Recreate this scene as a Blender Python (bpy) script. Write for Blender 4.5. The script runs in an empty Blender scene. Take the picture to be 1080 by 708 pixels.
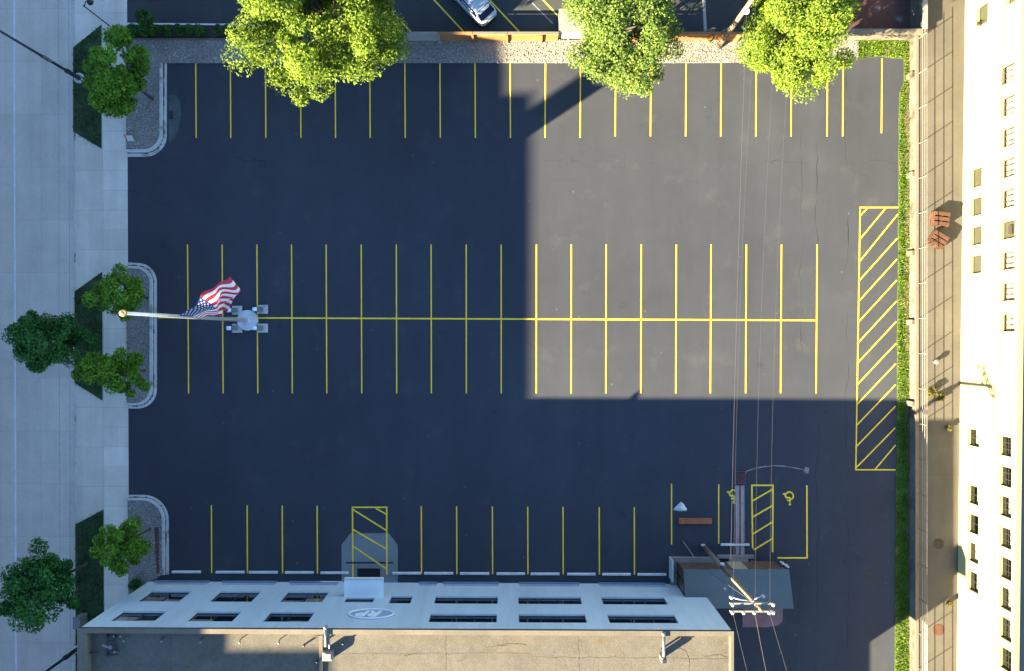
import bpy, math, random
import numpy as np
from mathutils import Vector, Matrix

SC = bpy.context.scene
COL = SC.collection
random.seed(7)
K = 0.0745          # metres per photo pixel on the ground
D = 53.6            # height of the drone
AZ = math.radians(33.5)
EL = math.radians(18.5)
SDX = math.cos(AZ) / math.tan(EL)      # shadow metres east per metre of height
SDY = math.sin(AZ) / math.tan(EL)


def G(px, py, z=0.0):
    """plan position (photo pixels measured on the ground plane) -> metres"""
    return Vector(((px - 540) * K, (354 - py) * K, z))


def U(px, py, z):
    """the place at height z seen at that photo pixel"""
    s = (D - z) / D
    return Vector(((px - 540) * K * s, (354 - py) * K * s, z))


# ------------------------------------------------------------------ materials
def new_mat(name):
    m = bpy.data.materials.new(name)
    m.use_nodes = True
    nt = m.node_tree
    for n in list(nt.nodes):
        nt.nodes.remove(n)
    out = nt.nodes.new('ShaderNodeOutputMaterial')
    return m, nt, out


def N(nt, t, **kw):
    n = nt.nodes.new(t)
    for k, v in kw.items():
        if k.startswith('i_'):
            key = k[2:]
            n.inputs[int(key) if key.isdigit() else key].default_value = v
        else:
            setattr(n, k, v)
    return n


def L(nt, a, b):
    nt.links.new(a, b)


def math_node(nt, op, a, b=None, c=None, clamp=False):
    n = nt.nodes.new('ShaderNodeMath')
    n.operation = op
    n.use_clamp = clamp
    for i, v in enumerate((a, b, c)):
        if v is None:
            continue
        if isinstance(v, (int, float)):
            n.inputs[i].default_value = v
        else:
            L(nt, v, n.inputs[i])
    return n.outputs[0]


def noise_fac(nt, scale, lo, hi, detail=3.0, rough=0.6, stretch=None, off=0.0):
    geo = N(nt, 'ShaderNodeNewGeometry')
    vec = geo.outputs['Position']
    if stretch or off:
        mp = N(nt, 'ShaderNodeMapping')
        mp.inputs['Scale'].default_value = stretch or (1, 1, 1)
        mp.inputs['Location'].default_value = (off, off * 0.7, off * 0.3)
        L(nt, vec, mp.inputs['Vector'])
        vec = mp.outputs['Vector']
    n = N(nt, 'ShaderNodeTexNoise')
    n.inputs['Scale'].default_value = scale
    n.inputs['Detail'].default_value = detail
    n.inputs['Roughness'].default_value = rough
    L(nt, vec, n.inputs['Vector'])
    r = N(nt, 'ShaderNodeMapRange')
    r.inputs['From Min'].default_value = 0.3
    r.inputs['From Max'].default_value = 0.7
    r.inputs['To Min'].default_value = lo
    r.inputs['To Max'].default_value = hi
    L(nt, n.outputs['Fac'], r.inputs['Value'])
    return r.outputs['Result']


def mulcol(nt, col, fac):
    m = N(nt, 'ShaderNodeVectorMath', operation='SCALE')
    L(nt, col, m.inputs[0])
    L(nt, fac, m.inputs['Scale'])
    return m.outputs[0]


def pm(name, col, rough=0.8, layers=((0.6, 0.85, 1.12), (9.0, 0.88, 1.1)), metal=0.0, bump=0.0,
       bscale=25.0, spec=0.3, stretch=None, col2=None, c2scale=0.5, c2lo=-0.2, c2hi=1.0):
    """principled material with layered world-space noise"""
    m, nt, out = new_mat(name)
    p = N(nt, 'ShaderNodeBsdfPrincipled')
    p.inputs['Roughness'].default_value = rough
    p.inputs['Metallic'].default_value = metal
    p.inputs['Specular IOR Level'].default_value = spec
    rgb = N(nt, 'ShaderNodeRGB')
    rgb.outputs[0].default_value = (*col, 1)
    c = rgb.outputs[0]
    if col2 is not None:
        mx = N(nt, 'ShaderNodeMix', data_type='RGBA')
        L(nt, c, mx.inputs['A'])
        mx.inputs['B'].default_value = (*col2, 1)
        f = noise_fac(nt, c2scale, c2lo, c2hi, detail=4, off=13.7)
        f = math_node(nt, 'MAXIMUM', f, 0.0)
        f = math_node(nt, 'MINIMUM', f, 1.0)
        L(nt, f, mx.inputs['Factor'])
        c = mx.outputs['Result']
    for i, (s, lo, hi) in enumerate(layers):
        c = mulcol(nt, c, noise_fac(nt, s, lo, hi, stretch=stretch, off=3.1 * i))
    L(nt, c, p.inputs['Base Color'])
    if bump:
        geo = N(nt, 'ShaderNodeNewGeometry')
        n = N(nt, 'ShaderNodeTexNoise')
        n.inputs['Scale'].default_value = bscale
        n.inputs['Detail'].default_value = 4
        L(nt, geo.outputs['Position'], n.inputs['Vector'])
        b = N(nt, 'ShaderNodeBump')
        b.inputs['Strength'].default_value = bump
        b.inputs['Distance'].default_value = 0.03
        L(nt, n.outputs['Fac'], b.inputs['Height'])
        L(nt, b.outputs['Normal'], p.inputs['Normal'])
    L(nt, p.outputs[0], out.inputs['Surface'])
    return m


def line_mask(nt, coord, x0, width, wob_scale, wob):
    """1 on a wandering seam running along the other axis"""
    n = noise_fac(nt, wob_scale, -wob, wob, detail=2)
    d = math_node(nt, 'SUBTRACT', coord, x0)
    d = math_node(nt, 'ADD', d, n)
    d = math_node(nt, 'ABSOLUTE', d)
    return math_node(nt, 'LESS_THAN', d, width)


def asphalt_mat(name, col, seams=(), spots=True, pale=0.12):
    m, nt, out = new_mat(name)
    p = N(nt, 'ShaderNodeBsdfPrincipled')
    p.inputs['Roughness'].default_value = 0.95
    p.inputs['Specular IOR Level'].default_value = 0.03
    rgb = N(nt, 'ShaderNodeRGB')
    rgb.outputs[0].default_value = (*col, 1)
    c = rgb.outputs[0]
    c = mulcol(nt, c, noise_fac(nt, 0.05, 0.88, 1.12, detail=5))
    c = mulcol(nt, c, noise_fac(nt, 0.35, 0.93, 1.07, stretch=(1.0, 0.12, 1)))     # paver passes
    c = mulcol(nt, c, noise_fac(nt, 0.5, 0.95, 1.06, detail=6, off=9))
    c = mulcol(nt, c, noise_fac(nt, 12.0, 0.84, 1.16, detail=6, rough=0.8))
    # faint worn patches
    w = noise_fac(nt, 0.42, -2.2, 1.0, detail=6, rough=0.65, off=31)
    w = math_node(nt, 'MAXIMUM', w, 0.0)
    w = math_node(nt, 'MINIMUM', w, 1.0)
    w = math_node(nt, 'MULTIPLY', w, pale)
    mx = N(nt, 'ShaderNodeMix', data_type='RGBA')
    L(nt, w, mx.inputs['Factor'])
    L(nt, c, mx.inputs['A'])
    mx.inputs['B'].default_value = (0.12, 0.118, 0.11, 1)
    c = mx.outputs['Result']
    geo = N(nt, 'ShaderNodeNewGeometry')
    sep = N(nt, 'ShaderNodeSeparateXYZ')
    L(nt, geo.outputs['Position'], sep.inputs[0])
    for (axis, at, wid, wob) in seams:
        k = line_mask(nt, sep.outputs[axis], at, wid, 0.35, wob)
        brk = noise_fac(nt, 0.25, -0.6, 1.2, detail=2, off=at)
        brk = math_node(nt, 'MAXIMUM', brk, 0.0)
        brk = math_node(nt, 'MINIMUM', brk, 1.0)
        k = math_node(nt, 'MULTIPLY', k, brk)
        k = math_node(nt, 'MULTIPLY', k, -0.5)
        k = math_node(nt, 'ADD', k, 1.0)
        c = mulcol(nt, c, k)
    if spots:   # a few pale specks of litter and drips
        v = N(nt, 'ShaderNodeTexVoronoi')
        v.inputs['Scale'].default_value = 0.55
        L(nt, geo.outputs['Position'], v.inputs['Vector'])
        s = math_node(nt, 'LESS_THAN', v.outputs['Distance'], 0.045)
        s = math_node(nt, 'MULTIPLY', s, 0.25)
        mx2 = N(nt, 'ShaderNodeMix', data_type='RGBA')
        L(nt, s, mx2.inputs['Factor'])
        L(nt, c, mx2.inputs['A'])
        mx2.inputs['B'].default_value = (0.18, 0.18, 0.18, 1)
        c = mx2.outputs['Result']
    v2 = N(nt, 'ShaderNodeTexVoronoi')
    v2.inputs['Scale'].default_value = 0.33
    L(nt, geo.outputs['Position'], v2.inputs['Vector'])
    dn = noise_fac(nt, 2.2, -0.1, 0.1, detail=3, off=23)
    q = math_node(nt, 'ADD', v2.outputs['Distance'], dn)
    q = math_node(nt, 'MULTIPLY', q, 9.0, clamp=True)
    q = math_node(nt, 'MULTIPLY_ADD', q, 0.16, 0.84)
    c = mulcol(nt, c, q)
    L(nt, c, p.inputs['Base Color'])
    b = N(nt, 'ShaderNodeBump')
    b.inputs['Strength'].default_value = 0.35
    b.inputs['Distance'].default_value = 0.02
    n = N(nt, 'ShaderNodeTexNoise')
    n.inputs['Scale'].default_value = 30
    n.inputs['Detail'].default_value = 3
    L(nt, geo.outputs['Position'], n.inputs['Vector'])
    L(nt, n.outputs['Fac'], b.inputs['Height'])
    L(nt, b.outputs['Normal'], p.inputs['Normal'])
    L(nt, p.outputs[0], out.inputs['Surface'])
    return m


def paving_mat(name, col, jx, jy, jw=0.02, x0=0.0, y0=0.0, dark=0.55, var=0.1):
    """cast concrete with sawn joints on a jx by jy metre grid"""
    m, nt, out = new_mat(name)
    p = N(nt, 'ShaderNodeBsdfPrincipled')
    p.inputs['Roughness'].default_value = 0.85
    p.inputs['Specular IOR Level'].default_value = 0.25
    rgb = N(nt, 'ShaderNodeRGB')
    rgb.outputs[0].default_value = (*col, 1)
    c = rgb.outputs[0]
    c = mulcol(nt, c, noise_fac(nt, 0.25, 1 - var, 1 + var, detail=5))
    c = mulcol(nt, c, noise_fac(nt, 1.6, 1 - var * .5, 1 + var * .5, stretch=(1, .25, 1), off=5))
    c = mulcol(nt, c, noise_fac(nt, 14, 0.9, 1.1, detail=5))
    c = mulcol(nt, c, noise_fac(nt, 0.45, 0.93, 1.06, stretch=(2.2, .05, 1), off=17))
    c = mulcol(nt, c, noise_fac(nt, 0.8, 0.94, 1.05, detail=6, rough=.7, off=41))
    geo = N(nt, 'ShaderNodeNewGeometry')
    sep = N(nt, 'ShaderNodeSeparateXYZ')
    L(nt, geo.outputs['Position'], sep.inputs[0])
    cells = []
    for o, j, z0 in ((0, jx, x0), (1, jy, y0)):
        if not j:
            continue
        t = math_node(nt, 'SUBTRACT', sep.outputs[o], z0)
        t = math_node(nt, 'DIVIDE', t, j)
        cells.append(math_node(nt, 'FLOOR', t))
        f = math_node(nt, 'FRACT', t)
        f = math_node(nt, 'SUBTRACT', f, 0.5)
        f = math_node(nt, 'ABSOLUTE', f)
        k = math_node(nt, 'GREATER_THAN', f, 0.5 - jw / j)
        k = math_node(nt, 'MULTIPLY', k, -(1 - dark))
        k = math_node(nt, 'ADD', k, 1.0)
        c = mulcol(nt, c, k)
    cx = N(nt, 'ShaderNodeCombineXYZ')
    for i, q in enumerate(cells):
        L(nt, q, cx.inputs[i])
    wn = N(nt, 'ShaderNodeTexWhiteNoise')
    L(nt, cx.outputs[0], wn.inputs['Vector'])
    r = N(nt, 'ShaderNodeMapRange')
    r.inputs['To Min'].default_value = 0.93
    r.inputs['To Max'].default_value = 1.07
    L(nt, wn.outputs['Value'], r.inputs['Value'])
    c = mulcol(nt, c, r.outputs['Result'])
    L(nt, c, p.inputs['Base Color'])
    L(nt, p.outputs[0], out.inputs['Surface'])
    return m


def island_mat(name, ca, cb, rough=0.7, trans=0.0, spec=0.2):
    """each loose piece (leaf, stone, blade) takes its own shade between ca and cb"""
    m, nt, out = new_mat(name)
    geo = N(nt, 'ShaderNodeNewGeometry')
    ramp = N(nt, 'ShaderNodeMix', data_type='RGBA')
    L(nt, geo.outputs['Random Per Island'], ramp.inputs['Factor'])
    ramp.inputs['A'].default_value = (*ca, 1)
    ramp.inputs['B'].default_value = (*cb, 1)
    c = mulcol(nt, ramp.outputs['Result'], noise_fac(nt, 0.9, 0.75, 1.25, detail=2))
    p = N(nt, 'ShaderNodeBsdfPrincipled')
    p.inputs['Roughness'].default_value = rough
    p.inputs['Specular IOR Level'].default_value = spec
    L(nt, c, p.inputs['Base Color'])
    if trans:
        t = N(nt, 'ShaderNodeBsdfTranslucent')
        L(nt, c, t.inputs['Color'])
        mx = N(nt, 'ShaderNodeMixShader')
        mx.inputs[0].default_value = trans
        L(nt, p.outputs[0], mx.inputs[1])
        L(nt, t.outputs[0], mx.inputs[2])
        L(nt, mx.outputs[0], out.inputs['Surface'])
    else:
        L(nt, p.outputs[0], out.inputs['Surface'])
    return m


def glass_mat(name, tint=0.5):
    m, nt, out = new_mat(name)
    g = N(nt, 'ShaderNodeBsdfGlossy')
    g.inputs['Roughness'].default_value = 0.03
    t = N(nt, 'ShaderNodeBsdfTransparent')
    t.inputs['Color'].default_value = (tint, tint * 1.02, tint * 1.05, 1)
    lw = N(nt, 'ShaderNodeLayerWeight')
    lw.inputs['Blend'].default_value = 0.5
    f = math_node(nt, 'POWER', lw.outputs['Facing'], 4.0)
    f = math_node(nt, 'MULTIPLY_ADD', f, 0.9, 0.04)
    mx = N(nt, 'ShaderNodeMixShader')
    L(nt, f, mx.inputs[0])
    L(nt, t.outputs[0], mx.inputs[1])
    L(nt, g.outputs[0], mx.inputs[2])
    L(nt, mx.outputs[0], out.inputs['Surface'])
    return m


def brick_mat(name, c1, c2):
    m, nt, out = new_mat(name)
    tc = N(nt, 'ShaderNodeNewGeometry')
    mp = N(nt, 'ShaderNodeMapping')
    mp.inputs['Rotation'].default_value = (math.radians(90), 0, 0)
    L(nt, tc.outputs['Position'], mp.inputs['Vector'])
    b = N(nt, 'ShaderNodeTexBrick')
    b.inputs['Scale'].default_value = 2.2
    b.inputs['Color1'].default_value = (*c1, 1)
    b.inputs['Color2'].default_value = (*c2, 1)
    b.inputs['Mortar'].default_value = (0.35, 0.33, 0.3, 1)
    L(nt, mp.outputs[0], b.inputs['Vector'])
    p = N(nt, 'ShaderNodeBsdfPrincipled')
    p.inputs['Roughness'].default_value = 0.9
    L(nt, b.outputs['Color'], p.inputs['Base Color'])
    L(nt, p.outputs[0], out.inputs['Surface'])
    return m


def flag_mat():
    m, nt, out = new_mat('flag_cloth')
    uv = N(nt, 'ShaderNodeUVMap')
    sep = N(nt, 'ShaderNodeSeparateXYZ')
    L(nt, uv.outputs[0], sep.inputs[0])
    u, v = sep.outputs[0], sep.outputs[1]
    s = math_node(nt, 'MULTIPLY', v, 13.0)
    s = math_node(nt, 'FLOOR', s)
    s = math_node(nt, 'MODULO', s, 2.0)               # 0 = red, 1 = white
    a = N(nt, 'ShaderNodeMix', data_type='RGBA')
    a.inputs['A'].default_value = (0.52, 0.035, 0.075, 1)
    a.inputs['B'].default_value = (0.82, 0.80, 0.80, 1)
    L(nt, s, a.inputs['Factor'])
    inx = math_node(nt, 'LESS_THAN', u, 0.4)
    iny = math_node(nt, 'GREATER_THAN', v, 6 / 13)
    can = math_node(nt, 'MULTIPLY', inx, iny)
    x = math_node(nt, 'MULTIPLY', u, 12 / 0.4)
    y = math_node(nt, 'MULTIPLY', math_node(nt, 'SUBTRACT', v, 6 / 13), 10 / (7 / 13))
    rx = math_node(nt, 'ROUND', x)
    ry = math_node(nt, 'ROUND', y)
    par = math_node(nt, 'MODULO', math_node(nt, 'ADD', rx, ry), 2.0)
    par = math_node(nt, 'LESS_THAN', par, 0.5)
    dx = math_node(nt, 'SUBTRACT', x, rx)
    dy = math_node(nt, 'SUBTRACT', y, ry)
    r = math_node(nt, 'SQRT', math_node(nt, 'ADD', math_node(nt, 'MULTIPLY', dx, dx), math_node(nt, 'MULTIPLY', dy, dy)))
    th = math_node(nt, 'ARCTAN2', dx, dy)
    lobe = math_node(nt, 'COSINE', math_node(nt, 'MULTIPLY', th, 5.0))
    rad = math_node(nt, 'ADD', math_node(nt, 'MULTIPLY', lobe, 0.13), 0.31)
    st = math_node(nt, 'MULTIPLY', math_node(nt, 'LESS_THAN', r, rad), par)
    e1 = math_node(nt, 'GREATER_THAN', x, 0.5)
    e2 = math_node(nt, 'LESS_THAN', x, 11.5)
    e3 = math_node(nt, 'GREATER_THAN', y, 0.5)
    e4 = math_node(nt, 'LESS_THAN', y, 9.5)
    for e in (e1, e2, e3, e4):
        st = math_node(nt, 'MULTIPLY', st, e)
    b = N(nt, 'ShaderNodeMix', data_type='RGBA')
    b.inputs['A'].default_value = (0.022, 0.035, 0.14, 1)
    b.inputs['B'].default_value = (0.85, 0.85, 0.85, 1)
    L(nt, st, b.inputs['Factor'])
    f = N(nt, 'ShaderNodeMix', data_type='RGBA')
    L(nt, can, f.inputs['Factor'])
    L(nt, a.outputs['Result'], f.inputs['A'])
    L(nt, b.outputs['Result'], f.inputs['B'])
    p = N(nt, 'ShaderNodeBsdfPrincipled')
    p.inputs['Roughness'].default_value = 0.75
    t = N(nt, 'ShaderNodeBsdfTranslucent')
    L(nt, f.outputs['Result'], p.inputs['Base Color'])
    L(nt, f.outputs['Result'], t.inputs['Color'])
    mx = N(nt, 'ShaderNodeMixShader')
    mx.inputs[0].default_value = 0.35
    L(nt, p.outputs[0], mx.inputs[1])
    L(nt, t.outputs[0], mx.inputs[2])
    L(nt, mx.outputs[0], out.inputs['Surface'])
    return m


M = {}
M['asphalt'] = asphalt_mat('asphalt', (0.0445, 0.0480, 0.0580),
                           seams=[(0, (862 - 540) * K, 0.035, 0.18), (0, (893 - 540) * K, 0.03, 0.2),
                                  (0, (845 - 540) * K, 0.02, 0.3), (1, (354 - 172) * K, 0.02, 0.6)])
M['asphalt_old'] = asphalt_mat('older_asphalt', (0.05, 0.053, 0.056), spots=False)
M['yard'] = pm('brown_yard_paving', (0.07, 0.035, 0.03), 0.9, col2=(0.15, 0.11, 0.1), c2scale=0.8, c2lo=-2.5, c2hi=1.0)
M['road'] = paving_mat('concrete_road', (0.48, 0.445, 0.385), 9.0, 4.15, 0.015, x0=-46.0, y0=0.8, dark=0.8, var=0.07)
M['walk'] = paving_mat('concrete_sidewalk', (0.57, 0.525, 0.45), 0, 1.55, 0.018, y0=0.55, dark=0.72, var=0.09)
M['apron'] = paving_mat('concrete_apron', (0.52, 0.48, 0.41), 0, 3.1, 0.02, y0=0.55, dark=0.75, var=0.1)
M['lane'] = paving_mat('lane_concrete', (0.088, 0.080, 0.067), 0, 5.4, 0.012, dark=0.8, var=0.12)
M['kerb'] = pm('kerb_concrete', (0.46, 0.455, 0.43), 0.85, ((0.8, 0.85, 1.12), (10, 0.85, 1.12)), col2=(0.13, 0.12, 0.11), c2scale=0.9, c2lo=-1.4, c2hi=0.9)
M['concrete'] = pm('plain_concrete', (0.2, 0.195, 0.185), 0.85, ((0.5, 0.85, 1.12), (11, 0.9, 1.1)))
M['pad'] = pm('ramp_concrete', (0.17, 0.185, 0.185), 0.85, ((0.5, 0.88, 1.1), (11, 0.9, 1.1)))
M['wall_conc'] = pm('weathered_wall_concrete', (0.12, 0.106, 0.085), 0.9, ((0.4, 0.7, 1.2), (5, 0.8, 1.15)), col2=(0.045, 0.038, 0.03), c2scale=0.7, c2lo=-0.9, c2hi=1.0)
M['coping'] = pm('coping_concrete', (0.15, 0.13, 0.10), 0.85)
M['gravel'] = pm('gravel_bed', (0.2, 0.19, 0.17), 0.95, ((0.5, 0.85, 1.12), (9, 0.55, 1.35)), bump=0.9, bscale=14)
M['stones'] = island_mat('gravel_stones', (0.10, 0.095, 0.088), (0.36, 0.34, 0.31), 0.9)
M['mulch'] = pm('dark_mulch', (0.035, 0.026, 0.024), 0.95, ((1.5, 0.6, 1.3), (12, 0.5, 1.5)), bump=0.8)
M['red_mulch'] = pm('red_mulch', (0.10, 0.045, 0.045), 0.95, ((1.5, 0.6, 1.3), (12, 0.5, 1.5)), bump=0.8)
M['dirt'] = pm('dry_dirt', (0.15, 0.12, 0.08), 0.95, ((0.6, 0.75, 1.2), (10, 0.75, 1.2)))
M['turf_soil'] = pm('turf_soil', (0.06, 0.10, 0.014), 0.95, ((0.7, 0.7, 1.25), (10, 0.6, 1.3)), col2=(0.12, 0.10, 0.05), c2scale=0.8, c2lo=-1.6, c2hi=1.0)
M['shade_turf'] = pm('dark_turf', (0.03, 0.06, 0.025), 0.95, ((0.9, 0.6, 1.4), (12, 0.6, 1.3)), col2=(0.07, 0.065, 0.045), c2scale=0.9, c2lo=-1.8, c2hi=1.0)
M['blades'] = island_mat('grass_blades', (0.06, 0.135, 0.006), (0.15, 0.22, 0.012), 0.7, 0.35)
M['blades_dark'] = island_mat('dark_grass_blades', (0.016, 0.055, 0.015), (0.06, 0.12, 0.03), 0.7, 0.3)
M['yellow'] = pm('yellow_line_paint', (0.88, 0.585, 0.03), 0.7, ((1.2, 0.9, 1.08), (22, 0.82, 1.1)))
M['white_line'] = pm('white_line_paint', (0.6, 0.62, 0.62), 0.7, ((1.2, 0.85, 1.1), (20, 0.8, 1.1)))
M['worn_line'] = pm('worn_white_paint', (0.35, 0.34, 0.32), 0.8, ((2, 0.5, 1.2), (14, 0.5, 1.2)))
M['facade'] = pm('pale_blue_facade_paint', (0.46, 0.54, 0.59), 0.6, ((0.25, 0.92, 1.06), (1.6, 0.93, 1.05), (6.0, 0.97, 1.03)), stretch=(1, 1, 0.12))
M['ledge'] = pm('grey_ledge_paint', (0.18, 0.24, 0.31), 0.7)
M['roof_membrane'] = pm('tan_gravel_roof', (0.100, 0.091, 0.075), 0.95, ((0.3, 0.85, 1.15), (2.0, 0.9, 1.1), (12, 0.78, 1.2)), bump=0.5, bscale=16, col2=(0.10, 0.085, 0.064), c2scale=0.5, c2lo=-0.9, c2hi=1.0)
M['coping_tan'] = pm('tan_parapet_coping', (0.12, 0.102, 0.078), 0.8, ((0.5, 0.85, 1.15), (8, 0.9, 1.1)))
M['dark_trim'] = pm('dark_metal_trim', (0.04, 0.045, 0.05), 0.5, ((2, 0.9, 1.1),))
M['frame'] = pm('dark_window_frame', (0.03, 0.035, 0.045), 0.5, ((2, 0.9, 1.1),))
M['glass'] = glass_mat('window_glass', 0.88)
M['blind'] = pm('beige_window_blind', (0.42, 0.38, 0.28), 0.8, ((3, 0.8, 1.15),))
M['room'] = pm('dim_room', (0.012, 0.014, 0.018), 0.9, ((1, 0.8, 1.2),))
M['canopy'] = pm('white_canopy_sheet', (0.70, 0.76, 0.75), 0.5, ((0.8, 0.95, 1.04),))
M['logo'] = pm('white_sign_letters', (0.75, 0.78, 0.8), 0.5, ((2, 0.95, 1.05),))
M['logo_back'] = pm('blue_sign_plate', (0.30, 0.36, 0.45), 0.5, ((2, 0.95, 1.05),))
M['metal_light'] = pm('galvanised_metal', (0.2, 0.2, 0.195), 0.45, ((3, 0.85, 1.1),), metal=0.4)
M['metal_white'] = pm('white_painted_metal', (0.5, 0.51, 0.5), 0.45, ((3, 0.92, 1.06),))
M['metal_dark'] = pm('dark_painted_metal', (0.022, 0.025, 0.03), 0.5, ((3, 0.85, 1.15),))
M['pole_silver'] = pm('silver_flagpole', (0.58, 0.58, 0.56), 0.35, ((3, 0.9, 1.08),), metal=0.5)
M['gold'] = pm('gold_finial', (0.75, 0.52, 0.2), 0.3, ((3, 0.95, 1.05),), metal=0.7)
M['base_conc'] = pm('pale_base_concrete', (0.50, 0.52, 0.53), 0.8, ((1.5, 0.85, 1.12), (12, 0.9, 1.1)))
M['lamp_glass'] = pm('pale_lamp_glass', (0.75, 0.8, 0.82), 0.2, ((3, 0.97, 1.03),), spec=0.6)
M['pole_wood'] = pm('creosoted_pole_wood', (0.17, 0.13, 0.10), 0.85, ((1.5, 0.7, 1.25), (14, 0.75, 1.2)), stretch=(1, 1, 0.1))
M['pole_wood_pale'] = pm('bleached_pole_wood', (0.165, 0.128, 0.09), 0.85, ((1.5, 0.75, 1.2), (14, 0.8, 1.15)), stretch=(1, 1, 0.1))
M['arm'] = pm('pale_crossarm', (0.21, 0.19, 0.16), 0.7, ((2, 0.85, 1.1),))
M['porcelain'] = pm('porcelain', (0.36, 0.36, 0.35), 0.25, ((3, 0.97, 1.03),), spec=0.6)
M['wire'] = pm('aluminium_wire', (0.1, 0.1, 0.1), 0.5, ((5, 0.9, 1.1),), metal=0.3)
M['timber'] = pm('orange_timber', (0.22, 0.115, 0.035), 0.8, ((1.2, 0.75, 1.2), (10, 0.8, 1.15)), stretch=(0.15, 1, 1))
M['timber_grey'] = pm('weathered_grey_timber', (0.24, 0.24, 0.23), 0.85, ((1.2, 0.8, 1.2), (10, 0.8, 1.15)), stretch=(0.15, 1, 1))
M['timber_brown'] = pm('brown_timber', (0.25, 0.12, 0.05), 0.85, ((1.2, 0.7, 1.25), (10, 0.8, 1.15)), stretch=(0.15, 1, 1))
M['terracotta'] = pm('rust_red_slats', (0.085, 0.04, 0.025), 0.8, ((2, 0.75, 1.2), (12, 0.85, 1.1)))
M['rust'] = pm('rust_brown_steel', (0.30, 0.105, 0.045), 0.85, ((2, 0.7, 1.2), (12, 0.8, 1.15)))
M['lattice'] = pm('purple_brown_lattice', (0.13, 0.075, 0.08), 0.85, ((2, 0.8, 1.2),))
M['channel'] = pm('pinkish_grey_channel', (0.44, 0.34, 0.32), 0.7, ((1.5, 0.85, 1.12), (12, 0.9, 1.1)))
M['tarp'] = pm('crumpled_white_sheet', (0.5, 0.54, 0.56), 0.6, ((3, 0.85, 1.1),))
M['cream'] = pm('cream_wall_paint', (0.31, 0.28, 0.135), 0.8, ((0.2, 0.95, 1.04), (3, 0.97, 1.03)))
M['cream_roof'] = pm('grey_roofing', (0.13, 0.125, 0.115), 0.9)
M['pane_grey'] = pm('grey_blanked_pane', (0.042, 0.042, 0.028), 0.5, ((2, 0.9, 1.1),))
M['frame_grey'] = pm('grey_steel_frame', (0.028, 0.026, 0.02), 0.6, ((2, 0.9, 1.1),))
M['annex_roof'] = pm('slate_grey_roof_sheet', (0.10, 0.112, 0.108), 0.6, ((0.35, 0.9, 1.1), (3, 0.95, 1.05)))
M['annex_wall'] = pm('annex_grey_wall', (0.22, 0.23, 0.24), 0.8)
M['brown_wall'] = pm('brown_boarding', (0.10, 0.065, 0.05), 0.85, ((1.5, 0.7, 1.3), (10, 0.8, 1.2)))
M['door_beige'] = pm('beige_door_paint', (0.33, 0.28, 0.21), 0.7)
M['pink_pad'] = pm('faded_red_concrete', (0.20, 0.115, 0.12), 0.85, ((0.8, 0.85, 1.15), (11, 0.9, 1.1)))
M['bark'] = pm('tree_bark', (0.05, 0.042, 0.036), 0.95, ((2, 0.7, 1.25), (14, 0.7, 1.25)), bump=0.6)
M['leaf_bright'] = island_mat('bright_spring_leaves', (0.062, 0.125, 0.012), (0.215, 0.29, 0.030), 0.6, 0.5)
M['leaf_green'] = island_mat('fresh_green_leaves', (0.05, 0.11, 0.016), (0.20, 0.27, 0.050), 0.55, 0.5, spec=0.3)
M['leaf_mid'] = island_mat('mid_green_leaves', (0.05, 0.16, 0.014), (0.19, 0.34, 0.03), 0.6, 0.35)
M['leaf_dark'] = island_mat('dark_green_leaves', (0.016, 0.09, 0.018), (0.07, 0.2, 0.04), 0.6, 0.3)
M['leaf_hedge'] = island_mat('hedge_leaves', (0.012, 0.065, 0.010), (0.06, 0.15, 0.025), 0.6, 0.3)
M['weed'] = island_mat('dry_weed_leaves', (0.06, 0.058, 0.012), (0.13, 0.12, 0.025), 0.7, 0.35)
M['car_paint'] = pm('silver_car_paint', (0.34, 0.40, 0.46), 0.4, ((2, 0.98, 1.02),), spec=0.3)
M['car_glass'] = pm('dark_car_glass', (0.006, 0.010, 0.03), 0.25, ((2, 0.9, 1.1),), spec=0.2)
M['tyre'] = pm('tyre_rubber', (0.02, 0.02, 0.02), 0.85, ((5, 0.9, 1.1),))
M['tail_red'] = pm('tail_lamp_red', (0.35, 0.02, 0.02), 0.2, ((5, 0.95, 1.05),), spec=0.6)
M['red_paint'] = pm('red_sign_paint', (0.6, 0.03, 0.06), 0.5, ((5, 0.9, 1.1),))
M['box_grey'] = pm('grey_cabinet_paint', (0.16, 0.17, 0.16), 0.6)
M['dark_iron'] = pm('cast_iron', (0.03, 0.03, 0.032), 0.7, ((6, 0.7, 1.3),))
M['drain_patch'] = pm('grey_drain_patch', (0.072, 0.082, 0.09), 0.85, ((0.8, 0.7, 1.2), (8, 0.85, 1.15)))
M['rust_iron'] = pm('rusty_manhole_iron', (0.05, 0.038, 0.028), 0.8, ((6, 0.75, 1.25),))
M['spill'] = pm('dried_white_spill', (0.24, 0.245, 0.25), 0.8, ((4, 0.6, 1.2),))
M['brick'] = brick_mat('red_brick', (0.24, 0.10, 0.07), (0.30, 0.14, 0.09))
M['ground'] = pm('surrounding_ground', (0.16, 0.16, 0.13), 0.95, ((0.02, 0.7, 1.3), (0.3, 0.8, 1.2)))
M['seam_tar'] = pm('roof_seam_tar', (0.072, 0.064, 0.053), 0.9, ((2, 0.7, 1.4), (9, 0.8, 1.2)))
M['gutter_dirt'] = pm('gutter_dirt', (0.06, 0.056, 0.052), 0.95, ((1.2, 0.5, 1.8), (9, 0.7, 1.3)))
M['mat_rubber'] = pm('dark_mat_rubber', (0.012, 0.013, 0.016), 0.9)
M['flag'] = flag_mat()


# ------------------------------------------------------------------ mesh tools
def tag(o, label=None, cat=None, group=None, kind=None):
    if label:
        o['label'] = label
    if cat:
        o['category'] = cat
    if group:
        o['group'] = group
    if kind:
        o['kind'] = kind
    return o


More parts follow.
